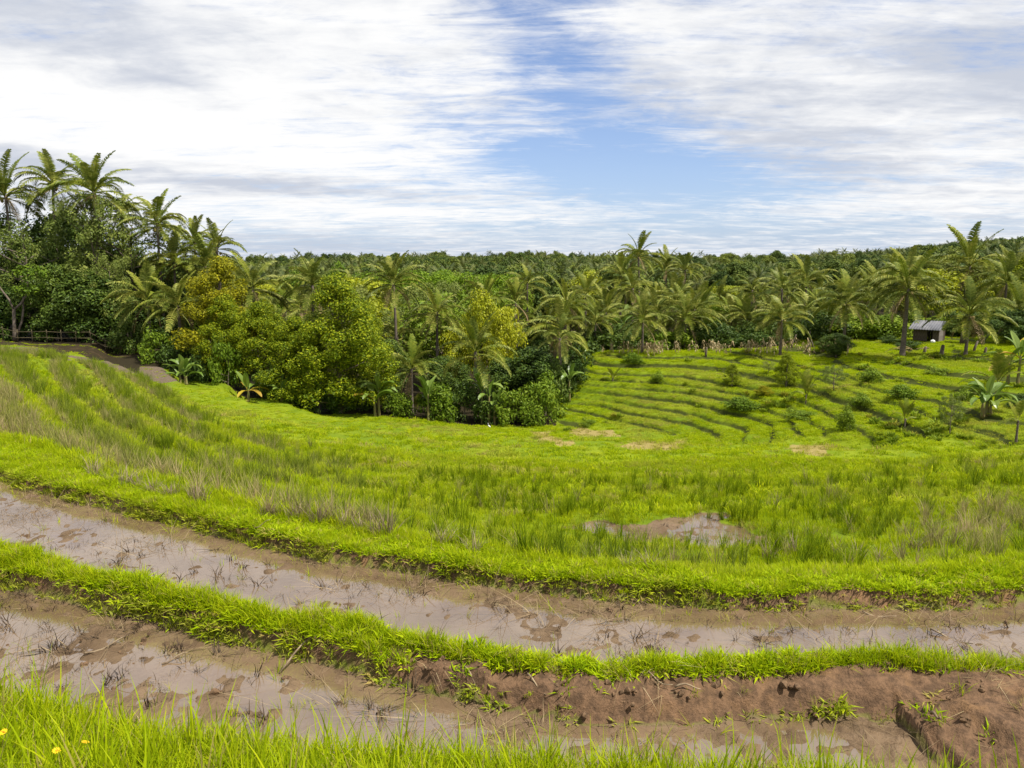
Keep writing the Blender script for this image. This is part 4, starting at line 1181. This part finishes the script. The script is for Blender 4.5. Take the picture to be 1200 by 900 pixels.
x, y, scl, ix, n = x[q], y[q], scl[q], ix[q], int(q.sum()); d = dict(z=d['z'][q])
scatter('distant_forest', np.stack([x, y, d['z'] - .2], -1), np.stack([0 * x, 0 * x, rng.uniform(0, 6.28, n)], -1), scl, ix, 0 * x, FM)
#@@TREES_END


# ------------------------------------------------------------------ small things
def banana_leaf(e0, droop, seed, mat, wid=.13):
    r_ = np.random.default_rng(seed); n = 9; t = np.linspace(0, 1, n); an = np.radians(e0 - droop * t ** 1.3)
    px = np.concatenate([[0], np.cumsum(np.cos((an[1:] + an[:-1]) / 2))]) / (n - 1); pz2 = np.concatenate([[0], np.cumsum(np.sin((an[1:] + an[:-1]) / 2))]) / (n - 1)
    wv = wid * np.clip(np.sin(pi * np.clip((t - .16) / .86, 0, 1)) ** .55, .06, 1); wv[t < .16] = .012
    nx, nz = -np.sin(an), np.cos(an); V = []
    for sg in (-1, 0, 1):
        ww = wv * (1 + r_.normal(0, .10, n))
        lift = .30 * abs(sg) * ww
        V.append(np.stack([px + nx * lift, sg * ww, pz2 + nz * lift - (.012 if sg == 0 else 0)], -1))
    V = np.concatenate(V); Q = []
    for q in range(n - 1):
        Q += [(q, q + 1, n + q + 1, n + q), (n + q, n + q + 1, 2 * n + q + 1, 2 * n + q)]
    B = Buf(); B.add(V, Q); B.tube(np.stack([px, 0 * px, pz2 - .02], -1), .016 * (1 - .8 * t) + .002, 4, cap=False)
    return B.mesh('leaf', mat)


BL = [banana_leaf(78, 50, 1, M_BANANA), banana_leaf(66, 80, 2, M_BANANA), banana_leaf(58, 105, 3, M_BANANA), banana_leaf(44, 100, 4, M_BANANA), banana_leaf(84, 25, 5, M_BANANA)]
BLY = [banana_leaf(70, 60, 6, M_BANANAY), banana_leaf(40, 70, 7, M_BANANAY), banana_leaf(15, 60, 8, M_BANANAY)]
STEM = Buf(); t_ = np.linspace(0, 1, 6); STEM.tube(np.stack([.04 * np.sin(t_ * 2), 0 * t_, -.1 + 1.1 * t_], -1), .10 - .055 * t_, 8)
M_BSTEM = plain_mat('banana_stem', (0.16, 0.17, 0.05), (0.20, 0.13, 0.06), 7, .6, (1, 1, .3)); STEM = STEM.mesh('stem', M_BSTEM, True)


def banana(x, y, h, L, label, n=8, yellow=0, seed=0, stems=1, group='banana plants', z0=None):
    r_ = random.Random(seed); z0 = HZ(x, y) if z0 is None else z0
    root = link('banana_plant', None, loc=(x, y, z0)); tag(root, label, 'banana plant', group)
    for q in range(stems):
        ox, oy = (0, 0) if q == 0 else (r_.uniform(-.6, .6), r_.uniform(-.5, .5)); hh = h * (1 if q == 0 else r_.uniform(.55, .9))
        link('stem', STEM, root, (ox, oy, 0), (0, 0, r_.uniform(0, 6)), (1.1, 1.1, hh))
        ga = r_.uniform(0, 6.28)
        for i in range(n if q == 0 else max(4, n - 3)):
            ga += 2.4 + r_.uniform(-.3, .3); yl = i < yellow
            link('leaf', r_.choice(BLY if yl else BL), root, (ox + .05 * cos(ga), oy + .05 * sin(ga), hh * .97), (r_.uniform(-.25, .25), r_.uniform(-.1, .15), ga), L * r_.uniform(.8, 1.1))
    return root


for i, (u, vb, Y, h, L, lab, kw) in enumerate([
    (290, 452, 46.0, .75, 1.35, 'banana plant with bright yellow and orange leaves before the clove trees', dict(yellow=4, n=7)),
    (216, 434, 46.0, .9, 1.3, 'greyish banana plant near the end of the brown plots', dict(n=8, stems=3)),
    (330, 455, 46.5, .6, 1.2, 'small banana plant right of the yellow one', dict(n=6)),
    (444, 478, 47.3, 1.7, 1.7, 'banana plant at the left foot of the grove with arching yellow green leaves', dict(n=9, yellow=1, stems=2)),
    (502, 482, 47.5, 1.8, 1.6, 'banana plant below the light green palm, two stems', dict(n=8, stems=2)),
    (565, 474, 48.5, 2.4, 1.6, 'tall dark banana plant under the large arching palm', dict(n=9, stems=2)),
    (580, 478, 48.2, 1.4, 1.3, 'shorter banana plant beside the tall dark one', dict(n=7)),
    (668, 432, 52, 1.6, 1.5, 'banana plant at the right tip of the grove', dict(n=8)),
    (684, 424, 53, .8, 1.2, 'small bright banana plant where terraces meet the grove', dict(n=6)),
    (730, 406, 58, 2.2, 1.9, 'banana plant on the clearing between the first two palms', dict(n=8, stems=2)),
    (1156, 488, 36.0, .9, 1.25, 'bushy banana clump low on the right terraces', dict(n=10, stems=3)),
    (1192, 452, 42.0, 1.6, 1.5, 'banana plant at the right edge above the terraces', dict(n=8, yellow=2, stems=2)),
    (740, 404, 57.5, 1.0, 1.2, 'small banana plant beside the palm under the skyline palm', dict(n=6))]):
    x, y, z = at_depth(u, vb, Y) if u < 670 else hit(u, vb)
    banana(x, y, h, L, lab, seed=i + 3, **kw)
# young palms on the terraces
for i, (u, vb, Lp, h, lab, kw) in enumerate([
    (1168, 458, 40, .5, 'young palm with a broad fan of upright fronds at the right of the terraces', dict(nf=9)),
    (1190, 522, 30, 1.0, 'small palm at the right edge low on the terraces', dict(nf=8)),
    (1060, 503, 22, .45, 'little light green palm seedling in the middle of the right terraces', dict(nf=8)),
    (718, 447, 15, .25, 'tiny palm seedling on the upper left terraces', dict(nf=9)),
    (944, 474, 30, .55, 'young palm with withered hanging fronds below the tall round bush', dict(nf=8)),
    (488, 484, 24, .3, 'yellowish palm seedling on the grass before the grove', dict(nf=6))]):
    x, y, z = hit(u, vb); palm(x, y, z + h, Lp * y / FOC, lab, 'young palms', young=True, seed=300 + i, **kw)
# bushes and little trees on the terraces
for i, (k, u, vb, vt, wd, lab) in enumerate([
    ('clove', 921, 454, 415, 27, 'tall round bush with yellow tips on the right terraces'), ('clove', 857, 453, 427, 18, 'smaller round bush left of the tall one'),
    ('gold', 895, 464, 452, 19, 'low golden yellow bush between the two round ones'), ('jungle', 980, 419, 392, 32, 'dark shrub at the foot of the palm above it'),
    ('jungle', 965, 412, 396, 20, 'dark leaning shrub left of the larger dark one'), ('bush', 1036, 398, 380, 34, 'little green tree in front of the second row, left of the hut'),
    ('shrub', 1066, 408, 400, 26, 'low bluish shrub in front of the hut'), ('shrub', 1046, 402, 394, 26, 'low shrub left of the twin trunks'),
    ('loose', 977, 458, 428, 26, 'pale thin shrub right of the tall round bush'), ('bush', 1022, 448, 432, 30, 'spreading bush in the upper middle of the right terraces'),
    ('bush', 1058, 468, 452, 34, 'spreading bush above the palm seedling'), ('loose', 1113, 510, 462, 26, 'small bare stemmed tree with reddish crown low on the terraces'),
    ('bush', 992, 505, 476, 24, 'leafy shrub on the lower edge of the right terraces'), ('bush', 870, 480, 466, 40, 'leafy weed bush below the smaller round bush'),
    ('bush', 940, 490, 480, 34, 'low shrub under the withered young palm'), ('bush', 772, 450, 438, 18, 'pale small bush on the upper middle terraces'),
    ('bush', 742, 425, 414, 22, 'greenish bush at the upper edge of the left terraces'), ('bush', 1100, 440, 430, 24, 'low shrub near the top of the right terraces'),
    ('bush', 1130, 470, 456, 26, 'bush left of the banana clump'), ('jungle', 1188, 404, 364, 60, 'dark tree cut by the right edge of the picture'),
    ('shrub', 1198, 478, 462, 36, 'shrub at the right edge between banana clump and edge palm'), ('bush', 1010, 476, 462, 28, 'bush in the centre of the right terraces'),
    ('loose', 900, 438, 424, 18, 'grey leaved shrub between the round bushes'), ('bush', 690, 500, 490, 16, 'low weed bush at the lower left corner of the terraces')]):
    x, y, z = hit(u, vb); tree(k, x, y, z + (vb - vt) * y / FOC, wd * y / FOC, lab, 'bushes on the right terraces' if k != 'jungle' or u < 1180 else None, i + 2)
# layered little tree at the left
x, y, z = at_depth(17, 397, 55.2); root = link('broadleaf_tree', None, loc=(x, y, z)); tag(root, 'small tree with a forked pale trunk and bright layered foliage at the left', 'tree', LW)
px_ = 55.2 / FOC; B = Buf()
def P3(u, v, dy=0): return np.array([(u - 17) * px_, dy, (397 - v) * px_])
B.tube([P3(17, 399), P3(18, 388), P3(19, 372), P3(20, 362)], [.17, .14, .12, .11], 7)
B.tube([P3(20, 363), P3(27, 356, .2), P3(34, 345, .3), P3(38, 330, .2)], [.09, .08, .06, .03], 6); B.tube([P3(20, 364), P3(16, 352), P3(10, 338, -.3), P3(2, 318, -.4)], [.09, .07, .06, .02], 6)
B.tube([P3(21, 392), P3(25, 376, .3), P3(27, 362, .4), P3(28, 348, .4)], [.10, .08, .07, .04], 6)
link('trunk', B.mesh('trunk', M_BARK, True), root)
cl = [(*P3(u, v, dy_), rr) for u, v, dy_, rr in [(42, 316, .2, .55), (50, 318, .5, .5), (34, 318, 0, .5), (58, 322, .2, .45), (28, 321, -.2, .4), (46, 322, -.6, .5), (36, 338, .2, .5), (45, 340, 0, .45), (28, 340, -.3, .4), (40, 341, -.6, .45), (50, 337, .4, .35), (3, 320, -.3, .4), (-4, 326, 0, .4)]]
link('crown', crown_mesh(4242, [(a, b_, c_, q * .9) for a, b_, c_, q in cl], M_FRESH, .24, 34, up=.8), root)

# bamboo fence
M_BAMBOO = plain_mat('bamboo', (0.055, 0.045, 0.022), (0.10, 0.08, 0.04), 4, .8, (1, 1, 3))
root = link('bamboo_fence', None, loc=(*at_depth(60, 398, 55)[:2], HZ(*at_depth(60, 398, 55)[:2]))); tag(root, 'low bamboo rail fence along the foot of the left wood', 'fence')
o0 = root.location; fx = [at_depth(u, 398, 54.6 - .004 * u)[:2] for u in range(-30, 141, 17)]
tops = []
for i, (x, y) in enumerate(fx):
    B = Buf(); B.tube([(0, 0, -.2), (.01 * (i % 3), 0, .5), (.02 * (i % 2), 0, 1.05)], [.034, .034, .03], 6)
    zz = HZ(x, y); link('post', B.mesh('post', M_BAMBOO, True), root, (x - o0.x, y - o0.y, zz - o0.z)); tops.append((x - o0.x, y - o0.y, zz - o0.z))
for hgt in (.42, .86):
    for a in range(0, len(tops) - 1, 2):
        q = tops[a:a + 3]; B = Buf(); B.tube([(p[0], p[1] - .07, p[2] + hgt + .03 * ((a + k) % 3)) for k, p in enumerate(q)], [.026] * len(q), 6)
        link('rail', B.mesh('rail', M_BAMBOO, True), root)

# hut
M_TIN = plain_mat('tin_roof', (0.11, 0.112, 0.122), (0.19, 0.185, 0.185), 1.1, .55, (1, 1, 1), .1, .4, .2)
M_WOODD = plain_mat('old_boards', (0.060, 0.045, 0.032), (0.13, 0.10, 0.075), 4, .9, (6, 6, 1))
M_WOODP = plain_mat('weathered_boards', (0.13, 0.11, 0.09), (0.24, 0.21, 0.18), 5, .9, (6, 6, 1))
hx, hy, hzz = hit(1088, 401); hy += 1.0; hx = ray(1088, 400)[0] * hy; hzz = HZ(hx, hy)
hut = link('hut', None, loc=(hx, hy, hzz), rot=(0, 0, radians(-46)), scl=.80); tag(hut, 'small dark timber field hut with a grey tin gable roof among the palms', 'hut')
HWX, HWY, WH = 1.15, 0.95, 1.35
for sx_ in (-1, 1):
    for sy_ in (-1, 1):
        B = Buf(); B.box((0, 0, WH / 2 - .1), (.09, .09, WH + .2)); link('post', B.mesh('post', M_WOODD), hut, (sx_ * HWX, sy_ * HWY, 0))
def board(c, size, m_=None, rz=0):
    B = Buf(); B.box((0, 0, 0), size, rz); link('board', B.mesh('board', m_ or M_WOODD), hut, c)
for k in range(9):
    xk = -HWX + .17 + k * .245
    if k not in (5, 6): board((xk, -HWY, WH * .5 - .02 * (k % 3)), (.23, .028 + .006 * (k % 2), WH - .06), M_WOODD)
    board((xk, HWY, WH * .5), (.23, .03, WH - .05))
for k in range(7):
    yk = -HWY + .17 + k * .265
    board((HWX, yk, WH * .45 - .03 * (k % 2)), (.028 + .006 * (k % 2), .25, WH - .2), M_WOODP if k < 5 else M_WOODD); board((-HWX, yk, WH * .5), (.03, .25, WH - .05))
B = Buf(); B.box((0, 0, .03), (2 * HWX, 2 * HWY, .06)); link('floor', B.mesh('floor', M_WOODD), hut)
def tin(y0, z0, y1, z1):
    n = 61; xs = np.linspace(-1.5, 1.5, n); zz = .022 * np.sin(np.arange(n) * 2 * pi / 5); V = []
    for yy_, z_ in ((y0, z0), (y1, z1)):
        for dzz in (0, -.012): V += [(xs[q], yy_, z_ + zz[q] + dzz) for q in range(n)]
    Q = []
    for q in range(n - 1):
        Q += [(q, q + 1, 2 * n + q + 1, 2 * n + q), (n + q + 1, n + q, 3 * n + q, 3 * n + q + 1), (q + 1, q, n + q, n + q + 1), (2 * n + q, 2 * n + q + 1, 3 * n + q + 1, 3 * n + q)]
    B = Buf(); B.add(V, Q); link('roof_sheet', B.mesh('roof_sheet', M_TIN, True), hut)
tin(-1.65, WH - .10, .26, WH + .72); tin(1.25, WH + .22, .25, WH + .70)
for sx_ in (-1, 1):
    B = Buf(); B.tube([(sx_ * 1.3, -1.6, WH - .15), (sx_ * 1.3, .25, WH + .66)], [.035, .035], 5); link('rafter', B.mesh('rafter', M_WOODD), hut)
B = Buf(); B.add([(HWX + .005, -HWY, WH - .1), (HWX + .005, HWY, WH + .15), (HWX + .005, .25, WH + .62), (HWX - .03, -HWY, WH - .1), (HWX - .03, HWY, WH + .15), (HWX - .03, .25, WH + .62)], [(0, 1, 4, 3), (1, 2, 5, 4), (2, 0, 3, 5)], [(0, 2, 1), (3, 4, 5)])
link('gable', B.mesh('gable', M_WOODD), hut)
# white sack before the hut
M_WHITE = plain_mat('white_cloth', (0.72, 0.72, 0.68), (0.80, 0.80, 0.78), 5, .8)
x, y, z = hit(1093, 402); r_ = np.random.default_rng(3); B = Buf(); t = np.linspace(0, 1, 9)
B.tube(np.stack([-.16 + .32 * t, .03 * np.sin(t * 5), .13 + 0 * t], -1), .15 * np.sin(pi * np.clip(t, .04, .96)) ** .5 * (1 + .06 * np.sin(t * 17)), 9)
tag(link('sack', B.mesh('sack', M_WHITE, True), loc=(x, y, z)), 'small white bundle lying on the grass in front of the hut', 'sack')
# white bird on the valley grass
x, y, z = hit(573, 503); B = Buf(); t = np.linspace(0, 1, 9)
bd = link('white_bird', None, loc=(x, y, z), rot=(0, 0, 2.4), scl=.58); tag(bd, 'tiny white bird standing on the bright valley grass', 'bird')
B.tube([(-.26, 0, .24), (-.18, 0, .28), (-.08, 0, .33), (.02, 0, .37), (.09, 0, .42), (.11, 0, .50), (.09, 0, .57), (.11, 0, .62), (.16, 0, .625), (.19, 0, .615)], [.012, .045, .075, .07, .045, .028, .024, .03, .024, .01], 8)
link('body', B.mesh('body', M_WHITE, True), bd)
B = Buf(); B.tube([(.18, 0, .617), (.26, 0, .60)], [.010, .003], 5); link('beak', B.mesh('beak', M_DRY, True), bd)
for sg in (-1, 1):
    B = Buf(); B.tube([(-.05, sg * .03, .30), (-.03, sg * .03, .15), (-.05, sg * .03, 0), (.02, sg * .03, .0)], [.010, .007, .007, .005], 5); link('leg', B.mesh('leg', M_WOODD, True), bd)

# stakes, stumps and a brush pile on the clearing
for i, (u, vb, hpx, rad, lean_, lab) in enumerate([
    (1103, 417, 13, .13, .10, 'dark rotten stump right of the hut'), (1154, 416, 9, .09, .1, 'short brown stump right of the palm beyond the hut'),
    (1141, 412, 12, .08, .3, 'leaning brown stump close behind the palm beyond the hut'), (1083, 414, 8, .10, .2, 'stump at the brush pile end'),
    (1127, 403, 26, .16, .12, 'thick brown trunk stump behind the palm right of the hut'), (948, 402, 14, .05, .05, 'thin stake left of the dark shrub'), (927, 408, 16, .06, .3, 'leaning stake right of the clipped bush palm'),
    (943, 414, 13, .06, .45, 'strongly leaning stake on the clearing'), (912, 404, 12, .05, .0, 'thin stake just behind the round bush palm'), (863, 405, 10, .08, .1, 'low stump on the lawn in mid clearing'),
    (827, 418, 11, .09, .05, 'low stump in the dry corn row'), (953, 408, 11, .05, -.3, 'stake leaning left beside the dark shrub')]):
    x, y, z = hit(u, vb); h = hpx * y / FOC; B = Buf()
    B.tube([(0, 0, -.1), (lean_ * h * .4, 0, h * .5), (lean_ * h, .02, h * .9), (lean_ * h * 1.08, .02, h)], [rad * 1.25, rad, rad * .85, rad * .5], 7)
    tag(link('stump' if 'stump' in lab else 'stake', B.mesh('stump', M_BARK, True), loc=(x, y, z)), lab, 'stump' if 'stump' in lab else 'stake', 'stumps and stakes on the clearing')
x, y, z = hit(1060, 414); root = link('brush_pile', None, loc=(x, y - .2, z)); tag(root, 'grey pile of dead palm branches at the foot of the twin trunks', 'brush pile')
for i in range(9): link('branch', FR['dead'][i % 2], root, (r.uniform(-1.2, 1.2), r.uniform(-.3, .3), .35), (r.uniform(-.5, .5), r.uniform(-.9, -.4), r.choice((0, pi)) + r.uniform(-.6, .6)), r.uniform(1.0, 1.6))
# dried corn stalks
def corn(seed):
    r_ = np.random.default_rng(seed); B = Buf(); h = 1.0
    B.tube([(0, 0, 0), (.02, .01, .5), (r_.normal(0, .06), r_.normal(0, .06), h)], [.022, .018, .008], 5)
    for k in range(7):
        a = r_.uniform(0, 6.28); z0_ = .2 + .11 * k; l = r_.uniform(.28, .45); d = np.array([cos(a), sin(a), 0]); sd_ = np.array([-sin(a), cos(a), 0]) * .035
        p = [np.array([0, 0, z0_]), d * l * .4 + np.array([0, 0, z0_ + .14]), d * l * .75 + np.array([0, 0, z0_ + .05]), d * l * .85 + np.array([0, 0, z0_ - .18])]
        B.add([p[0] - sd_ * .5, p[0] + sd_ * .5, p[1] - sd_, p[1] + sd_, p[2] - sd_, p[2] + sd_, p[3]], [(0, 1, 3, 2), (2, 3, 5, 4)], [(4, 5, 6)])
    return B.mesh('corn_stalk', M_DRY)
CM = [corn(i) for i in range(4)]
for i in range(150):
    f = r.random() ** .8
    u = 703 + f * 290 if i < 110 else r.uniform(705, 850); vb = r.gauss(412, 2.6)
    x, y, z = hit(u, vb)
    tag(link('corn_stalk', CM[i % 4], loc=(x, y, z - .02), rot=(r.uniform(-.15, .15), r.uniform(-.15, .15), r.uniform(0, 6)), scl=r.uniform(.55, 1.1)), 'dried tan corn stalk in the row below the clearing palms', 'corn stalk', 'dried corn stalks along the top terrace')

# wet paddies: rice stubble, twigs, straw
M_STUB = leaf_mat('rotting_stubble', [(0.030, 0.020, 0.012), (0.065, 0.042, 0.024), (0.13, 0.09, 0.05)], .05, .7)
M_STRAW = leaf_mat('wet_straw', [(0.10, 0.068, 0.036), (0.20, 0.14, 0.075), (0.36, 0.27, 0.14)], .1, .7)
SB = [tuft_mesh('rice_stubble', 9 + 3 * (i % 3), .13, .045, .010, .9 + .2 * (i % 3), M_STUB, 3, 400 + i, hvar=.6) for i in range(6)]
def in_mud(n, y0, y1):
    x, y = sample(y0, y1, n, .74, .6); d, k, z = surface(x, y); q = (k['mud'] > .9) & (k['pock'] < .5 if 'pock' in k else True); return x[q], y[q], z[q], d['seg'][q], fbm(x[q], y[q], .9, 3, 19)
x, y, z, sg, cl = in_mud(22, 4.2, 11.5)
q = rnd(len(x)) < np.clip(.42 + 1.0 * cl, .05, 1); x, y, z, sg = x[q], y[q], z[q], sg[q]
lowst = 'dark rotting rice stubble sticking out of the near wet paddy'; upst = 'dark rotting rice stubble sticking out of the long wet paddy'
pick = np.argsort(np.hypot(x, y))[:280]
for i in pick:
    near_ = sg[i] <= 2
    tag(link('rice_stubble', SB[int(rng.integers(0, 6))], loc=(x[i], y[i], z[i] - .012), rot=(rng.normal(0, .35), rng.normal(0, .35), rng.uniform(0, 6.28)), scl=float(rng.uniform(.35, 1.15))), lowst if near_ else upst, 'stubble', 'stubble in the near wet paddy' if near_ else 'stubble in the long wet paddy')
rest = np.setdiff1d(np.arange(len(x)), pick); print('stubble rest', len(rest))
# matted straw and green sprouts in the mud
x, y = sample(3.8, 12, 150, .74, .6); sf = surface(x, y); d, k, z = sf; cl = fbm(x, y, .8, 3, 27)
ST = [tuft_mesh('straw_wisp', 9, .16, .10, .006, 3.2, M_STRAW, 3, 430 + i, hvar=.6) for i in range(4)]
emit('wet_straw', x, y, (k['mud'] > .8) & (rnd(len(x)) < np.clip(.14 + .85 * cl, .03, 1)), ST, smin=.5, smax=1.2, lean=.3, dz=-.03, surf=sf)
x, y = sample(3.8, 12, 60, .74, .6); sf = surface(x, y); d, k, z = sf; cl = fbm(x, y, 1.1, 3, 29)
edge_ = np.minimum(np.abs(d['yy'] - d['Ys'][6]), np.abs(d['yy'] - d['Ys'][5]))
SP = [tuft_mesh('mud_sprout', 4 + i, .11, .03, .005, .5, M_GRASS, 3, 440 + i) for i in range(4)]
emit('mud_sprouts', x, y, (k['mud'] > .5) & (rnd(len(x)) < np.where(edge_ < .35, .6, np.clip(.05 + .6 * cl + .25 * d['pock'], .02, 1))), SP, smin=.5, smax=1.4, lean=.2, tint=np.where(rnd(len(x)) < .3, .6, .0), surf=sf)
x, y = sample(3.8, 12, 110, .74, .6); sf = surface(x, y); d, k, z = sf; cl = fbm(x, y, .7, 4, 63)
emit('stubble_litter', x, y, (k['mud'] > .8) & (rnd(len(x)) < np.clip(.24 + 1.5 * cl, .05, 1)), SB + ST, smin=.18, smax=.62, lean=.6, dz=-.01, surf=sf)
# clods of mud
def clod(seed):
    r_ = np.random.default_rng(seed); B = Buf()
    for k in range(5):
        t = np.linspace(0, 1, 5); a = r_.uniform(0, 6.28); rr = r_.uniform(.02, .05); ox, oy = r_.normal(0, .05, 2)
        B.tube(np.stack([ox + rr * 2 * (t - .5) * cos(a), oy + rr * 2 * (t - .5) * sin(a), 0 * t + rr * .3], -1), rr * np.sin(pi * np.clip(t, .06, .94)) * r_.uniform(.7, 1.1, 5), 6)
    return B.mesh('clod', M_CLOD, False)
M_CLOD = plain_mat('mud_clod', (0.075, 0.048, 0.028), (0.17, 0.105, 0.058), 20, .9, spec=.1)
CL = [clod(i) for i in range(5)]
x, y = sample(3.8, 12, 60, .74, .6); sf = surface(x, y); d, k, z = sf; cl = fbm(x, y, .9, 3, 19)
emit('mud_clods', x, y, ((k['mud'] > .8) & (rnd(len(x)) < np.clip(.5 * cl - .05, .01, 1))) | ((k['bare'] > .95) & (rnd(len(x)) < .6)), CL, smin=.2, smax=.7, lean=.3, dz=-.012, surf=sf)
x, y = sample(3.8, 9, 90, .74, .6); sf = surface(x, y); d, k, z = sf
DS = [tuft_mesh('straw_wisp', 7, .12, .08, .005, 3.0, M_DRY, 3, 480 + i, hvar=.6) for i in range(3)]
emit('dry_straw', x, y, (k['bare'] > .95) & (rnd(len(x)) < np.clip(.12 + .6 * fbm(x, y, .5, 2, 44), .02, 1)), DS, smin=.5, smax=1.2, lean=.2, dz=-.02, surf=sf)
x, y = sample(9, 15, 60, .74, .6); sf = surface(x, y); d, k, z = sf
emit('puddle_weeds', x, y, (d['pock'] > .5) & (rnd(len(x)) < np.clip(.9 * fbm(x, y, .7, 3, 67) + .02, .02, 1)), [R1[0], R1[1], T1[0], T1[1]] + SB, smin=.3, smax=.85, lean=.3, tint=np.where(rnd(len(x)) < .35, .8, .1), surf=sf)
# twigs
M_TWIG = plain_mat('twig_bark', (0.13, 0.09, 0.055), (0.34, 0.26, 0.16), 9, .9)
for i, (u, v, u2, v2, rad, lab) in enumerate([
    (545, 808, 562, 826, .007, 'pale short twig lying on the brown bank, left of centre'), (618, 812, 640, 832, .007, 'pale twig pointing into the near paddy'), (760, 800, 788, 812, .006, 'dry straw stem on the brown bank'),
    (100, 775, 150, 755, .010, 'dark twig lying in the near paddy at the left'), (190, 782, 222, 770, .008, 'thin twig in the near paddy, right of the dark one'), (328, 798, 372, 772, .009, 'forked twig at the bund foot in the near paddy'),
    (790, 815, 820, 836, .008, 'twig among the weeds at the foot of the brown bank'), (1090, 848, 1098, 880, .012, 'pale stake end at the corner of the brown bank'), (1090, 745, 1140, 760, .009, 'dark twig in the long paddy at the right'),
    (1010, 722, 1050, 732, .008, 'twig in the long paddy near its right end'), (300, 640, 318, 628, .007, 'short twig standing in the long paddy at the left'), (690, 735, 740, 728, .007, 'twig floating in the middle of the long paddy')]):
    p = np.array(hit(u, v)); q_ = np.array(hit(u2, v2)); B = Buf(); t = np.linspace(0, 1, 6)[:, None]
    pts = (q_ - p) * t + np.array([0, 0, .025]) + np.stack([0 * t[:, 0], 0 * t[:, 0], .02 * np.sin(t[:, 0] * 5 + i)], -1)
    if 'standing' in lab or 'stake' in lab: pts[:, 2] += .12 * t[:, 0]
    B.tube(pts, rad * (1 - .6 * t[:, 0]), 5)
    tag(link('twig', B.mesh('twig', M_TWIG, True), loc=tuple(p)), lab, 'twig', 'twigs on mud and bank')
# dry rice clumps in front of the standing rice
DC = [tuft_mesh('dry_rice_clump', 44, .52, .12, .011, .62, M_STRAW, 3, 460 + i, hvar=.45) for i in range(5)]
M_DRYR = leaf_mat('dry_rice', [(0.14, 0.10, 0.055), (0.25, 0.19, 0.11), (0.38, 0.30, 0.19)], .2, .7)
for m_ in DC: m_.materials[0] = M_DRYR
dl = [(112, 560), (130, 566), (146, 570), (163, 573), (180, 578), (197, 582), (206, 584), (228, 590), (236, 591), (310, 606), (322, 608), (345, 611), (352, 612), (372, 615), (380, 617), (404, 621), (421, 624), (440, 628), (455, 630), (520, 644), (555, 650), (8, 492), (28, 498), (60, 512),
      (700, 664), (735, 668), (760, 668), (980, 655), (1005, 660), (1030, 660), (1052, 655), (1072, 648), (1095, 642), (1118, 640), (1140, 632), (1060, 632), (1090, 622), (1120, 615), (1150, 620), (1180, 606), (1170, 632), (900, 655), (930, 650), (945, 632)]
for i, (u, v) in enumerate(dl):
    x, y, z = hit(u, v); lf_ = u < 600
    tag(link('dry_rice_clump', DC[i % 5], loc=(x, y, z - .02), rot=(r.uniform(-.15, .15), r.uniform(-.15, .15), r.uniform(0, 6)), scl=r.uniform(.5, .82) * (1 if lf_ else .9)),
        'dried brown rice clump along the front of the standing rice, left half' if lf_ else 'dried brown rice clump in the straw coloured patch at the right', 'rice clump', 'dry rice clumps at the left' if lf_ else 'dry rice clumps at the right')
# yellow flowers in the near grass
M_PETAL = leaf_mat('yellow_petal', [(0.75, 0.42, 0.01), (0.85, 0.55, 0.01)], .2, .5); M_DISC = plain_mat('flower_disc', (0.45, 0.20, 0.01), (0.55, 0.28, 0.01), 40, .8)
B = Buf()
B.add([(0.004, -.0035, 0), (0.004, .0035, 0), (.016, -.0058, .002), (.016, .0058, .002), (.025, 0, 0)], [(0, 1, 3, 2)], [(2, 3, 4)]); PETAL = B.mesh('petal', M_PETAL)
B = Buf(); B.tube([(0, 0, -.002), (0, 0, .002), (0, 0, .005)], [.005, .007, .003], 8); DISC = B.mesh('disc', M_DISC, True)
B = Buf(); B.tube([(0, 0, -.30), (.01, 0, -.15), (0, 0, 0)], [.0025, .002, .0018], 5); FST = B.mesh('stalk', M_COVER, True)
for i, (u, v, lab) in enumerate([(4, 858, 'yellow flower cut by the left edge in the near grass'), (66, 880, 'lower left yellow daisy in the near grass'), (100, 870, 'right hand yellow daisy in the near grass')]):
    hx_, hy_, hz_ = hit(u, v); Y = hy_ * .85; x, y, z = at_depth(u, v, Y)
    fl = link('yellow_flower', None, loc=(x, y, z), rot=(.35, .1 * i, i)); fl.scale = (.8, .8, .8); tag(fl, lab, 'flower', 'yellow flowers in the near grass')
    link('disc', DISC, fl); link('stalk', FST, fl)
    for k in range(11): link('petal', PETAL, fl, (0, 0, .001 * (k % 2)), (0, -.12, k * 2 * pi / 11))
